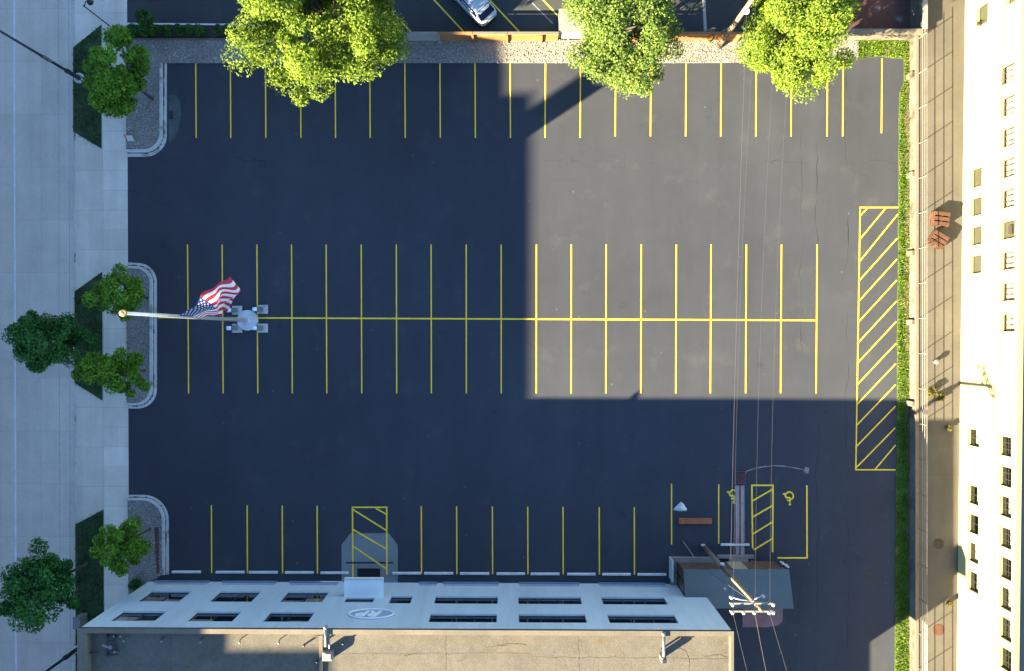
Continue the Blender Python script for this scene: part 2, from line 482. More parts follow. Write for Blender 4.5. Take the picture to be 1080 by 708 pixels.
def thing(name, label, cat, loc, group=None):
    o = bpy.data.objects.new(name, None)
    o.empty_display_size = 0.3
    o.location = loc
    COL.objects.link(o)
    return tag(o, label, cat, group)


def wloc(o):
    v = Vector(o.location)
    while o.parent:
        o = o.parent
        v += Vector(o.location)
    return v


def link_mesh(name, me, parent=None):
    o = bpy.data.objects.new(name, me)
    COL.objects.link(o)
    if parent:
        o.parent = parent
    return o


class MB:
    """collects shapes in world metres and links them as one mesh object"""

    def __init__(s):
        s.v = []
        s.f = []

    def add(s, vs, fs):
        b = len(s.v)
        s.v += [tuple(v) for v in vs]
        s.f += [tuple(i + b for i in f) for f in fs]
        return s

    def quad(s, a, b, c, d):
        return s.add([a, b, c, d], [(0, 1, 2, 3)])

    def prism(s, pts, z0, z1):
        """pts: counter clockwise plan outline"""
        area = sum(pts[i][0] * pts[(i + 1) % len(pts)][1] - pts[(i + 1) % len(pts)][0] * pts[i][1] for i in range(len(pts)))
        if area < 0:
            pts = list(pts)[::-1]
        n = len(pts)
        vs = [(p[0], p[1], z0) for p in pts] + [(p[0], p[1], z1) for p in pts]
        fs = [tuple(range(n - 1, -1, -1)), tuple(range(n, 2 * n))]
        for i in range(n):
            j = (i + 1) % n
            fs.append((i, j, n + j, n + i))
        return s.add(vs, fs)

    def box(s, c, size, rz=0.0, tilt=None, bev=0.0):
        sx, sy, sz = (q / 2 for q in size)
        rot = Matrix.Rotation(rz, 3, 'Z')
        if tilt is not None:
            rot = tilt
        if bev:
            b = min(bev, sx * .9, sy * .9, sz * .9)
            vs, fs = [], []
            ring = [(-sx + b, -sy), (sx - b, -sy), (sx, -sy + b), (sx, sy - b), (sx - b, sy), (-sx + b, sy), (-sx, sy - b), (-sx, -sy + b)]
            ins = [(x * (1 - b / sx), y * (1 - b / sy)) for x, y in ring]
            for z, rg in ((-sz, ring), (sz - b, ring), (sz, ins)):
                vs += [Vector((x, y, z)) for x, y in rg]
            fs.append(tuple(range(7, -1, -1)))
            for l in range(2):
                for i in range(8):
                    j = (i + 1) % 8
                    fs.append((l * 8 + i, l * 8 + j, l * 8 + 8 + j, l * 8 + 8 + i))
            fs.append(tuple(range(16, 24)))
            return s.add([Vector(c) + rot @ v for v in vs], fs)
        vs = [Vector((x, y, z)) for z in (-sz, sz) for x, y in ((-sx, -sy), (sx, -sy), (sx, sy), (-sx, sy))]
        fs = [(3, 2, 1, 0), (4, 5, 6, 7), (0, 1, 5, 4), (1, 2, 6, 5), (2, 3, 7, 6), (3, 0, 4, 7)]
        return s.add([Vector(c) + rot @ v for v in vs], fs)

    def tube(s, path, radii, n=8, caps=True):
        path = [Vector(p) for p in path]
        if isinstance(radii, (int, float)):
            radii = [radii] * len(path)
        vs, fs = [], []
        for i, p in enumerate(path):
            d = (path[min(i + 1, len(path) - 1)] - path[max(i - 1, 0)]).normalized()
            a = d.orthogonal().normalized() if abs(d.z) < 0.95 else Vector((1, 0, 0))
            a = (a - d * a.dot(d)).normalized()
            if i and vs:
                prev = (Vector(vs[-n]) - path[i - 1])
                prev = prev - d * prev.dot(d)
                if prev.length > 1e-6:
                    a = prev.normalized()
            b = d.cross(a)
            for k in range(n):
                t = 2 * math.pi * k / n
                vs.append(p + (a * math.cos(t) + b * math.sin(t)) * radii[i])
        for i in range(len(path) - 1):
            for k in range(n):
                j = (k + 1) % n
                fs.append((i * n + k, i * n + j, (i + 1) * n + j, (i + 1) * n + k))
        if caps:
            fs.append(tuple(range(n - 1, -1, -1)))
            fs.append(tuple((len(path) - 1) * n + k for k in range(n)))
        return s.add(vs, fs)

    def lathe(s, c, prof, n=20):
        c = Vector(c)
        vs, fs = [], []
        for r, z in prof:
            for k in range(n):
                t = 2 * math.pi * k / n
                vs.append(c + Vector((r * math.cos(t), r * math.sin(t), z)))
        for i in range(len(prof) - 1):
            for k in range(n):
                j = (k + 1) % n
                fs.append((i * n + k, i * n + j, (i + 1) * n + j, (i + 1) * n + k))
        fs.append(tuple(range(n - 1, -1, -1)))
        fs.append(tuple((len(prof) - 1) * n + k for k in range(n)))
        return s.add(vs, fs)

    def ball(s, c, r, n=10):
        prof = [(max(r * math.sin(math.pi * i / n), 0.002), -r * math.cos(math.pi * i / n)) for i in range(n + 1)]
        return s.lathe(c, prof, 12)

    def ribbon(s, pts, w, z):
        """flat painted stroke"""
        for a, b in zip(pts[:-1], pts[1:]):
            a, b = Vector(a[:2]), Vector(b[:2])
            d = (b - a).normalized()
            n = Vector((-d.y, d.x)) * w / 2
            s.add([(*(a - n), z), (*(b - n), z), (*(b + n), z), (*(a + n), z)], [(0, 1, 2, 3)])
        return s

    def sheet(s, pts, z):
        area = sum(pts[i][0] * pts[(i + 1) % len(pts)][1] - pts[(i + 1) % len(pts)][0] * pts[i][1] for i in range(len(pts)))
        if area < 0:
            pts = list(pts)[::-1]
        return s.add([(p[0], p[1], z) for p in pts], [tuple(range(len(pts)))])

    def build(s, name, mat, parent=None, smooth=False):
        o0 = wloc(parent) if parent else Vector((0, 0, 0))
        me = bpy.data.meshes.new(name)
        me.from_pydata([(x - o0.x, y - o0.y, z - o0.z) for x, y, z in s.v], [], s.f)
        me.materials.append(M[mat] if isinstance(mat, str) else mat)
        if smooth:
            for p in me.polygons:
                p.use_smooth = True
        me.update()
        return link_mesh(name, me, parent)


def np_mesh(name, verts, nper, mat, parent=None, faces=None):
    """many loose polygons: verts (n*nper,3); faces given per item or one polygon each"""
    me = bpy.data.meshes.new(name)
    o0 = wloc(parent) if parent else Vector((0, 0, 0))
    verts = np.asarray(verts, np.float32) - np.array(o0, np.float32)
    nv = len(verts)
    me.vertices.add(nv)
    me.vertices.foreach_set('co', verts.ravel())
    if faces is None:
        faces = np.arange(nv, dtype=np.int32).reshape(-1, nper)
    else:
        n = nv // nper
        faces = (np.asarray(faces, np.int32)[None] + (np.arange(n, dtype=np.int32) * nper)[:, None, None]).reshape(-1, np.asarray(faces).shape[1])
    k = faces.shape[1]
    me.loops.add(faces.size)
    me.loops.foreach_set('vertex_index', faces.ravel())
    me.polygons.add(len(faces))
    me.polygons.foreach_set('loop_start', np.arange(0, faces.size, k, dtype=np.int32))
    me.update(calc_edges=True)
    me.materials.append(M[mat])
    return link_mesh(name, me, parent)


def P2(pts):
    return [G(x, y)[:2] for x, y in pts]


def rounded(x0, y0, x1, y1, r, corners, n=7):
    """px rectangle with rounded corners named tl tr br bl"""
    pts = []
    for nm, cx, cy, a0 in (('tl', x0 + r, y0 + r, 180), ('tr', x1 - r, y0 + r, 270), ('br', x1 - r, y1 - r, 0), ('bl', x0 + r, y1 - r, 90)):
        if nm in corners:
            for i in range(n + 1):
                t = math.radians(a0 + 90 * i / n)
                pts.append((cx + r * math.cos(t), cy + r * math.sin(t)))
        else:
            pts.append({'tl': (x0, y0), 'tr': (x1, y0), 'br': (x1, y1), 'bl': (x0, y1)}[nm])
    return pts


def structure(name, mb, mat, parent=None):
    o = mb.build(name, mat, parent)
    if parent is None:
        o['kind'] = 'structure'
    return o


# ------------------------------------------------------------------ world, sun, camera
w = bpy.data.worlds.new('World')
SC.world = w
w.use_nodes = True
nt = w.node_tree
bg = nt.nodes['Background']
sky = nt.nodes.new('ShaderNodeTexSky')
sky.sky_type = 'NISHITA'
sky.sun_disc = False
sky.sun_elevation = EL
sky.sun_rotation = math.radians(236.5)
sky.altitude = 200
sky.air_density = 1.0
sky.dust_density = 0.0
sky.ozone_density = 3.2
nt.links.new(sky.outputs[0], bg.inputs[0])
bg.inputs[1].default_value = 0.052

sun = bpy.data.lights.new('sun', 'SUN')
sun.energy = 5.0
sun.angle = math.radians(0.5)
sun.color = (1.0, 0.835, 0.53)
so = bpy.data.objects.new('sun', sun)
COL.objects.link(so)
dirv = Vector((math.cos(AZ) * math.cos(EL), math.sin(AZ) * math.cos(EL), -math.sin(EL)))
so.rotation_euler = dirv.to_track_quat('-Z', 'Y').to_euler()
so.location = (-60, -40, 60)

cam = bpy.data.cameras.new('camera')
cam.sensor_width = 36
cam.lens = 36 * D / (1080 * K)
cam.clip_end = 6000
co = bpy.data.objects.new('camera', cam)
co.location = (0, 0, D)
COL.objects.link(co)
SC.camera = co

SC.view_settings.view_transform = 'Standard'
SC.view_settings.look = 'None'
SC.view_settings.gamma = 1
SC.view_settings.exposure = 3.42
SC.view_settings.use_curve_mapping = False
SC.render.engine = 'CYCLES'
SC.cycles.use_denoising = True
SC.cycles.max_bounces = 8
SC.cycles.diffuse_bounces = 4
SC.cycles.transparent_max_bounces = 12

# ------------------------------------------------------------------ ground, road, pavements
structure('ground', MB().sheet([(-2500, -2500), (2500, -2500), (2500, 2500), (-2500, 2500)], -0.12), 'ground')
road = structure('road', MB().prism(P2([(-86, -260), (76.5, -260), (80.5, 980), (-82, 980)]), -0.11, -0.03), 'road')
MB().ribbon([G(14, -260), G(17.3, 980)], 0.13, -0.026).build('lane_line', 'white_line', road)
for dx in (60.5, 71.5):
    MB().ribbon([G(dx, -260), G(dx + 3.5, 980)], 0.03, -0.026).build('gutter_joint', 'worn_line', road)
structure('kerb', MB().prism(P2([(76.6, -260), (78.6, -260), (82.0, 980), (80.6, 980)]), -0.11, 0.03), 'kerb')
structure('driveway', MB().prism(P2([(78.7, -260), (107.4, -260), (111, 980), (82.1, 980)]), -0.1, 0.012), 'apron')
structure('sidewalk', MB().prism(P2([(107.6, -260), (133.2, -260), (137.2, 980), (111.2, 980)]), -0.1, 0.02), 'walk')
structure('far_pavement', MB().prism(P2([(-128, -260), (-87, -260), (-83, 980), (-124, 980)]), -0.1, 0.04), 'walk')

# parking lot and its paint
lot = structure('parking_lot', MB().prism(P2([(133.3, 40), (958, 40), (958, 980), (137.3, 980)]), -0.1, 0.0), 'asphalt')


def stall(x, y0, y1, name='stall_line', lean=0.0, z=0.004, w=0.095):
    MB().ribbon([G(x, y0), G(x + lean, y1)], w, z).build(name, 'yellow', lot)


for i, x in enumerate((206.5, 243, 280, 317, 353.5, 390, 427, 464, 501, 538, 575.3, 612.3, 649.3, 686.5, 723.6, 760.6, 797.6, 834.7, 872.7, 889.2)):
    stall(x, 67 if i < 17 else 64, 145.5 if i < 12 else 144, lean=0.4 if x < 540 else -0.5)
stall(930.2, 62, 140.5, lean=-0.6)
for x in (197.8, 234.3, 271, 307.5, 344, 381, 418, 454.7, 491.7, 528.6, 565.7, 602.5, 639.3, 676.3, 713.3, 749.9, 787.2, 824.2, 861.8):
    stall(x, 258, 415, lean=(540 - x) / 320 * 1.1)
MB().ribbon([G(166.5, 335), G(861, 338)], 0.115, 0.007).build('centre_line', 'yellow', lot)
for x in (223, 260.7, 297.7, 334.5, 444.3, 481.6, 519.3, 556.6, 593.8, 632, 669):
    stall(x, 533 + (x - 223) / 223, 604.5 + (x - 223) / 260, lean=0.3 if x < 540 else 0.2)
stall(708.3, 510.5, 574.5)
stall(758, 511, 573.5)
MB().ribbon([G(851, 512), G(851.2, 589.3)], 0.115, 0.004).build('stall_line', 'yellow', lot)
MB().ribbon([G(820, 588.5), G(850.2, 588.5)], 0.115, 0.0065).build('stall_line', 'yellow', lot)


def hatched(name, outline, diags, w=0.1, z=0.004):
    mb = MB()
    for n, (a, b) in enumerate(outline):
        mb.ribbon([G(*a), G(*b)], w, z + 0.0012 * n)
    for a, b in diags:
        mb.ribbon([G(*a), G(*b)], w, z + 0.0062)
    return mb.build(name, 'yellow', lot)


# tall hatched strip along the east edge
diag = [((907.2, 227.7), (915.3, 219.2)), ((907, 252.4), (934.5, 219.2)), ((907, 275.3), (947, 226))]
yl = [297, 318.7, 340.6, 362.5, 383.7, 406.5, 427.5, 449.5, 472, 494.5]
for y in yl:
    diag.append(((906.8 - (y - 219) * 0.018, y), (946.6 - (y - 262) * 0.011, y - 45.5 + (y - 297) * 0.012)))
diag.append(((923, 495), (944.5, 469.5)))
hatched('hatched_strip', [((907.2, 218.3), (902.6, 496)), ((906.5, 219), (947.3, 219)), ((902, 495.6), (944.6, 495.6))], diag, 0.095)
# hatched bay by the entrance, painted over its ramp pad
hatched('hatched_bay', [((371.8, 534.4), (372.3, 609)), ((371, 535.1), (408.6, 535.1)), ((407.9, 534.4), (408.1, 606))],
        [((372.5, 537.5), (407.6, 559.5)), ((372.5, 558.5), (407.6, 579)), ((372.5, 576), (407.6, 600)), ((396.3, 536), (407.6, 542.5))], 0.115, 0.018)
hatched('hatched_aisle', [((793, 511.3), (793.8, 578.5)), ((792.2, 512), (816, 512)), ((815.3, 511.3), (814.8, 582.5))],
        [((793.5, 528.5), (815, 516)), ((793.6, 545.5), (815, 533.2)), ((793.7, 563.5), (815, 550.3)), ((795, 580), (814.8, 568))], 0.12)


def symbol(px, py, size):
    c = G(px, py)
    def q(x, y):     # turned so that its head points south
        return (c.x - x * size, c.y - y * size)
    mb = MB()
    w = 0.16 * size * 1.25
    mb.ribbon([q(0, .72), q(0, .1)], w, .0045)
    mb.ribbon([q(0, .46), q(.38, .46)], w * .8, .0055)
    mb.ribbon([q(-.05, .12), q(.46, .12)], w, .0062)
    mb.ribbon([q(.44, .16), q(.68, -.42)], w, .0070)
    mb.ribbon([q(.64, -.4), q(.9, -.32)], w * .9, .0078)
    arc = [q(.06 + .5 * math.cos(math.radians(a)), -.1 + .5 * math.sin(math.radians(a))) for a in range(115, 345, 15)]
    mb.ribbon(arc, w, .0086)
    h = [q(.0 + .15 * math.cos(math.radians(a)), .96 + .15 * math.sin(math.radians(a))) for a in range(0, 360, 30)]
    mb.sheet(h, .0094)
    mb.build('accessible_symbol', 'yellow', lot)


symbol(833, 524, 0.62)
symbol(774, 522, 0.62)

# drain patch, covers and stains that belong to the lot
MB().sheet(P2([(178, 100), (186, 100), (190, 108), (191, 122), (188, 138), (183, 148), (178, 150)]), 0.004).build('drain_patch', 'drain_patch', lot)
g = MB()
for i in range(4):
    g.box(G(178.8 + i * 1.1, 121.5, 0.012), (0.05, 0.6, 0.012))
g.box(G(180.4, 121.5, 0.005), (0.36, 0.66, 0.006))
g.build('drain_grate', 'dark_iron', lot)
MB().lathe(G(917, 607, 0.001), [(0.42, 0), (0.42, 0.008), (0.36, 0.011), (0.02, 0.011)], 20).build('drain_cover', 'dark_iron', lot)
# ramp pad with a trench drain in front of the entrance
pad = MB().prism(P2([(360.3, 615.5), (360.3, 574.5), (369.6, 562.5), (410, 562.5), (419.5, 575), (419.5, 615.5)]), 0.0, 0.014).build('ramp_pad', 'pad', lot)
MB().box(G(390, 593.6, 0.0165), (50 * K, 0.14, 0.003)).build('trench_drain', 'dark_iron', pad)
MB().prism(P2([(783, 636), (825.5, 636), (825.5, 655), (821, 659.5), (810, 661.5), (783, 661.5)]), 0.0, 0.03).build('faded_red_pad', 'pink_pad', lot)

mt = MB().box(G(389, 605.3, 0.0225), (24 * K, 11.5 * K, 0.014), bev=.004).build('door_mat', 'mat_rubber')
tag(mt, 'dark rectangular door mat on the entrance ramp under the canopy edge', 'door mat')
# neighbouring lot to the north and brown yard
up = structure('upper_parking_lot', MB().prism(P2([(133, -260), (896, -260), (896, 39.9), (133, 39.9)]), -0.1, 0.0), 'asphalt_old')
for x in (402, 458, 516.5, 573, 629, 345):
    MB().ribbon([G(x - 60, -64), G(x + 31, 33.5)], 0.11, 0.004).build('stall_line', 'worn_line' if x in (345,) else 'yellow', up)
MB().ribbon([G(561, 3), G(583, 25)], 0.08, 0.004).build('old_stall_line', 'worn_line', up)
MB().ribbon([G(739, -60), G(744, 33)], 0.24, 0.004).build('old_white_line', 'worn_line', up)
structure('yard', MB().prism(P2([(896.2, -260), (966, -260), (966, 39.9), (896.2, 39.9)]), -0.1, -0.004), 'yard')

# ------------------------------------------------------------------ gravel islands and kerbs
rng = np.random.default_rng(5)


def inside(px, py, poly):
    """points in polygon (numpy)"""
    n = len(poly)
    r = np.zeros(len(px), bool)
    j = n - 1
    for i in range(n):
        xi, yi = poly[i]
        xj, yj = poly[j]
        c = ((yi > py) != (yj > py)) & (px < (xj - xi) * (py - yi) / (yj - yi + 1e-9) + xi)
        r ^= c
        j = i
    return r


def scatter(poly, per_m2):
    p = np.array(poly)
    x0, y0 = p.min(0)
    x1, y1 = p.max(0)
    n = int((x1 - x0) * (y1 - y0) * per_m2)
    x = rng.uniform(x0, x1, n)
    y = rng.uniform(y0, y1, n)
    k = inside(x, y, poly)
    return x[k], y[k]


OCT = np.array([(1, 0, 0), (0, 1, 0), (-1, 0, 0), (0, -1, 0), (0, 0, 1)], float)
OCTF = [(0, 1, 4), (1, 2, 4), (2, 3, 4), (3, 0, 4)]


def stones(name, polys, z, per=55, smin=0.03, smax=0.085):
    vs = []
    for poly in polys:
        x, y = scatter(poly, per)
        n = len(x)
        s = rng.uniform(smin, smax, n)
        a = rng.uniform(0, 6.28, n)
        j = rng.uniform(.7, 1.3, (n, 5, 3))
        v = OCT[None] * j * s[:, None, None]
        v[:, :, 2] *= 0.7
        c, si = np.cos(a)[:, None], np.sin(a)[:, None]
        vx = v[:, :, 0] * c - v[:, :, 1] * si + x[:, None]
        vy = v[:, :, 0] * si + v[:, :, 1] * c + y[:, None]
        vs.append(np.stack([vx, vy, v[:, :, 2] + z], -1).reshape(-1, 3))
    o = np_mesh(name, np.concatenate(vs), 5, 'stones', None, OCTF)
    o['kind'] = 'stuff'
    return o


def ring(outer, inner, z0, z1, name):
    """kerb between two open outlines of the same length"""
    mb = MB()
    n = len(outer)
    o = [G(*p) for p in outer]
    i_ = [G(*p) for p in inner]
    gp = MB()
    for k in range(n - 1):
        m0, m1 = o[k].lerp(i_[k], .55), o[k + 1].lerp(i_[k + 1], .55)
        gp.add([(o[k].x, o[k].y, 0), (o[k + 1].x, o[k + 1].y, 0), (o[k + 1].x, o[k + 1].y, .012), (o[k].x, o[k].y, .012), (m1.x, m1.y, .012), (m0.x, m0.y, .012)], [(0, 1, 2, 3), (3, 2, 4, 5)])
    gut = gp.build('gutter', 'kerb')
    gut['kind'] = 'structure'
    rk = random.Random(len(outer) + int(outer[1][1]))
    st_ = MB()
    for k in range(n - 1):
        a_, b_ = o[k].lerp(i_[k], .5), o[k + 1].lerp(i_[k + 1], .5)
        m_ = max(2, int((b_ - a_).length / .35))
        for q_ in range(m_):
            st_.ribbon([a_.lerp(b_, q_ / m_), a_.lerp(b_, (q_ + 1) / m_)], rk.choice((.03, .04, .05, .07, .16)), .0145 + .0004 * (q_ % 2))
    st_.build('dirt_line', 'gutter_dirt', gut)
    o = [a.lerp(b, .57) for a, b in zip(o, i_)]
    for k in range(n - 1):
        a, b, c, d = o[k], o[k + 1], i_[k + 1], i_[k]
        mb.add([(a.x, a.y, z0), (b.x, b.y, z0), (c.x, c.y, z0), (d.x, d.y, z0),
                (a.x * .985 + d.x * .015, a.y * .985 + d.y * .015, z1), (b.x * .985 + c.x * .015, b.y * .985 + c.y * .015, z1), (c.x, c.y, z1), (d.x, d.y, z1)],
               [(4, 5, 6, 7), (0, 1, 5, 4), (2, 3, 7, 6), (1, 0, 3, 2)] + ([(3, 0, 4, 7)] if k == 0 else []) + ([(1, 2, 6, 5)] if k == n - 2 else []))
    o = mb.build(name, 'kerb')
    o['kind'] = 'structure'
    return o


def arc(cx, cy, r, a0, a1, n=9):
    return [(cx + r * math.cos(math.radians(a0 + (a1 - a0) * i / n)), cy + r * math.sin(math.radians(a0 + (a1 - a0) * i / n))) for i in range(n + 1)]


beds = []
# north west island, running on as the north gravel strip
o1 = [(176, 67.0)] + arc(153.5, 143, 22.5, 0, 90) + [(133.6, 165.5)]
i1 = [(169, 67.0)] + arc(152, 141, 17, 0, 90) + [(133.6, 158)]
ring(o1, i1, 0.001, 0.13, 'island_kerb')
beds.append([(133.6, 42.5)] + [(760, 42.5), (905, 42.5), (905, 61), (760, 66.5), (176, 66.9), (169, 66.9)] + i1[1:])
# middle island
o2 = [(133.9, 276.8)] + arc(145.5, 297.5, 20, -90, 0) + arc(145.5, 411, 20, 0, 90) + [(134.5, 431)]
i2 = [(133.9, 283)] + arc(143.5, 298.5, 15, -90, 0) + arc(143.5, 410, 15, 0, 90) + [(134.5, 425)]
ring(o2, i2, 0.001, 0.13, 'island_kerb')
beds.append([(134, 283)] + i2[1:])
# south west island
o3 = [(135.2, 522)] + arc(151.5, 548.5, 26.5, -90, 0) + [(178.3, 606)]
i3 = [(135.2, 527.5)] + arc(150.5, 548.5, 21, -90, 0) + [(171.6, 606)]
ring(o3, i3, 0.001, 0.13, 'island_kerb')
beds.append([(135.2, 527.5)] + i3[1:] + [(157, 614), (136, 640)])
bp = [P2(b) for b in beds]
gb = MB()
for b in bp:
    gb.prism(b, -0.05, 0.075)
gb.build('gravel', 'gravel')['kind'] = 'stuff'
stones('loose_stones', bp, 0.072)
# dark stain seam on the middle kerb gutter and bark mulch in the south island
mm = MB().prism(P2([(163.5, 556), (167.8, 556), (168.5, 604), (165.5, 604)]), 0.07, 0.10).build('mulch', 'red_mulch')
mm['kind'] = 'stuff'
mh = MB().prism(P2([(133.4, 27), (255, 27), (255, 41), (133.4, 41)]), -0.02, 0.03).build('mulch', 'mulch')
mh['kind'] = 'stuff'
structure('bed_edging', MB().prism(P2([(133.4, 41.1), (262, 41.1), (262, 43.4), (133.4, 43.4)]), -0.02, 0.1), 'coping')
MB().ribbon([G(133.5, 25), G(300, 26.5)], 0.13, 0.004).build('edge_line', 'white_line', up)
MB().ribbon([G(133.9, 25.5), G(133.9, 30)], 0.11, 0.006).build('edge_line', 'white_line', up)


# ------------------------------------------------------------------ grass
def blades(name, polys, z, per, mat, h=0.12, w=0.035):
    vs = []
    for poly in polys:
        x, y = scatter(poly, per)
        n = len(x)
        # clump the density
        keep = rng.uniform(0, 1, n) < 0.35 + 0.65 * (0.5 + 0.5 * np.sin(x * 2.1 + np.sin(y * 1.3) * 2) * np.sin(y * 1.7 + np.sin(x * 1.1)))
        x, y = x[keep], y[keep]
        n = len(x)
        a = rng.uniform(0, 6.28, n)
        hh = rng.uniform(.5, 1.3, n) * h
        lean = rng.uniform(.3, 1.2, n) * h
        t = rng.uniform(0, 6.28, n)
        p0 = np.stack([x - np.cos(a) * w, y - np.sin(a) * w, np.full(n, z)], -1)
        p1 = np.stack([x + np.cos(a) * w, y + np.sin(a) * w, np.full(n, z)], -1)
        p2 = np.stack([x + np.cos(t) * lean, y + np.sin(t) * lean, z + hh], -1)
        vs.append(np.stack([p0, p1, p2], 1).reshape(-1, 3))
    o = np_mesh(name, np.concatenate(vs), 3, mat)
    o['kind'] = 'stuff'
    return o


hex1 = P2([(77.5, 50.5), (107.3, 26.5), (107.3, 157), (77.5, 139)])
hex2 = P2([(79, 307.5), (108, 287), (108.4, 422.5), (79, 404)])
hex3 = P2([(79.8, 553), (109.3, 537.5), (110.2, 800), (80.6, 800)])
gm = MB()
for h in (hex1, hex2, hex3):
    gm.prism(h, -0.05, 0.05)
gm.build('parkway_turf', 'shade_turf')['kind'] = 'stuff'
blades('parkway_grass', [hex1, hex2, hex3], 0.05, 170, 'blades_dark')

# verge on the east and north east
r_ = random.Random(3)
ragged = [(953.5, 62)]
pts_in = []
for i in range(60):
    y = 62 + i * 12
    x = (953.3 if y < 90 else 948.5 - (y - 90) * 0.0085) + r_.uniform(-0.5, 0.5)
    pts_in.append((x, y))
verge = [(903, 43), (966.5, 43), (966.5, 62)] + [(958.8, 64), (958.6, 780)] + pts_in[::-1] + [(940, 61.5), (928, 59.8), (915, 61), (903, 63.5)]
vp = P2(verge)
MB().prism(vp, -0.03, 0.04).build('verge_turf', 'turf_soil')['kind'] = 'stuff'
blades('verge_grass', [vp], 0.04, 240, 'blades', h=0.14)
dirt = [(955.5, 62)] + [(955.4 + 1.3 * math.sin(i * 1.3) + 1.1 * math.sin(i * .47 + 1) + (2.0 if i > 40 else 0) - (2.6 if 24 < i < 32 else 0), 62 + i * 8) for i in range(1, 90)] + [(958.5, 62 + 89 * 8), (958.5, 62)]
MB().sheet(P2(dirt), 0.046).build('dirt', 'dirt')['kind'] = 'structure'

# ------------------------------------------------------------------ lane, retaining wall, railing
LZ = 0.87
structure('lane', MB().prism([U(967, -170, LZ)[:2], U(1035, -170, LZ)[:2], U(1022, 900, LZ)[:2], U(967, 900, LZ)[:2]], -0.1, LZ), 'lane')
rw = thing('retaining_wall', 'long low weathered concrete retaining wall between the grass verge and the tan lane', 'wall', G(960, 350))
MB().prism([G(958.7, 41)[:2], G(961.2, 41)[:2], G(961.2, 900)[:2], G(958.7, 900)[:2]], -0.05, LZ - 0.04).build('wall', 'wall_conc', rw)
MB().prism([G(958.3, 41)[:2], G(961.6, 41)[:2], G(961.6, 900)[:2], G(958.3, 900)[:2]], LZ - 0.04, LZ + 0.05).build('coping', 'coping', rw)
for y in (82, 186, 268, 340, 425):
    MB().box(G(956.9, y, 0.41), (0.26, 0.42, 0.82), bev=0.04).build('buttress', 'wall_conc', rw)
nw = thing('concrete_wall', 'low pale concrete wall closing the brown yard beyond the north east grass', 'wall', G(935, 40))
MB().box(G(925, 41, 0.6), (81 * K, 0.28, 1.25)).build('wall', 'wall_conc', nw)
MB().box(G(925, 41, 1.27), (81.5 * K, 0.4, 0.1)).build('coping', 'coping', nw)
ew = thing('yard_wall', 'short concrete wall along the east side of the brown yard', 'wall', G(964, -20))
MB().box(G(964, -20, 0.7), (0.25, 118 * K, 1.4)).build('wall', 'wall_conc', ew)
MB().box(G(964, -20, 1.44), (0.36, 118 * K, 0.08)).build('coping', 'concrete', ew)

rl = thing('railing', 'thin pale pipe railing with three rails running along the lane edge', 'railing', U(968.5, 350, LZ))
X0 = U(969, 0, LZ).x
Y0, Y1 = G(0, 36).y, G(0, 900).y
for h in (0.5, 0.78, 1.05):
    MB().tube([(X0, Y0, LZ + h), (X0, Y1, LZ + h)], 0.018, 6).build('rail', 'metal_light', rl)
for i in range(22):
    y = G(0, 46 + i * 36.3).y
    MB().tube([(X0, y, LZ), (X0, y, LZ + 1.07)], 0.03, 6).build('post', 'metal_light', rl)

for px, py, r, m in ((990, 573.5, 0.42, 'rust_iron'), (990, 664.5, 0.46, 'terracotta')):
    o = MB().lathe(U(px, py, LZ + .001), [(r, 0), (r, 0.006), (r * .85, 0.010), (r * .3, 0.010), (0.02, 0.012)], 22).build('manhole_cover', m)
    tag(o, 'round grey brown iron manhole cover set in the tan lane' if py < 600 else 'rust red round manhole cover in the lane near its bottom end', 'manhole cover')

# stacks of slatted pallets on the lane
def pallets(px, py, rz, n, label, name='pallet_stack'):
    c = U(px, py, LZ)
    t = thing(name, label, 'pallets', c, 'rust red slat stacks on the lane')
    rot = Matrix.Rotation(rz, 3, 'Z')
    for k in range(n):
        z = LZ + 0.15 * k
        mb = MB()
        for j in (-.55, 0, .55):
            mb.box(c + rot @ Vector((j, 0, 0)) + Vector((0, 0, z - LZ + 0.05)), (0.08, 1.05, 0.09), rz)
        for j in range(3):
            mb.box(c + rot @ Vector((0, -0.38 + 0.38 * j, 0)) + Vector((0, 0, z - LZ + 0.11)), (1.2, 0.27, 0.035), rz + 0.02 * (k % 2))
        mb.build('pallet', 'terracotta', t)
    return t


pallets(988.5, 232, math.radians(-8), 4, 'larger stack of rust red slatted pallets lying square on the lane')
pallets(986, 254, math.radians(-32), 4, 'turned stack of rust red slatted pallets just south of the square stack')


# ------------------------------------------------------------------ walls with openings
def wall_open(mb, p0, p1, z0, z1, rects, depth):
    """front face of a wall from p0 to p1 (outward normal on the right hand of p0->p1), openings with reveals"""
    p0, p1 = Vector(p0), Vector(p1)
    d = (p1 - p0)
    Lh = d.length
    d.normalize()
    n = Vector((d.y, -d.x, 0))
    us = sorted({0, Lh, *[r[0] for r in rects], *[r[1] for r in rects]})
    zs = sorted({z0, z1, *[r[2] for r in rects], *[r[3] for r in rects]})
    def pt(u, z, b=0.0):
        q = p0 + d * u - n * b
        return (q.x, q.y, z)
    for a, b in zip(us[:-1], us[1:]):
        for c, e in zip(zs[:-1], zs[1:]):
            m, k = (a + b) / 2, (c + e) / 2
            if any(r[0] < m < r[1] and r[2] < k < r[3] for r in rects):
                continue
            mb.quad(pt(a, c), pt(b, c), pt(b, e), pt(a, e))
    for u0, u1, c, e in [r[:4] for r in rects]:
        mb.quad(pt(u0, c), pt(u1, c), pt(u1, c, depth), pt(u0, c, depth))
        mb.quad(pt(u0, e, depth), pt(u1, e, depth), pt(u1, e), pt(u0, e))
        mb.quad(pt(u0, c, depth), pt(u0, e, depth), pt(u0, e), pt(u0, c))
        mb.quad(pt(u1, c), pt(u1, e), pt(u1, e, depth), pt(u1, c, depth))
    return d, n


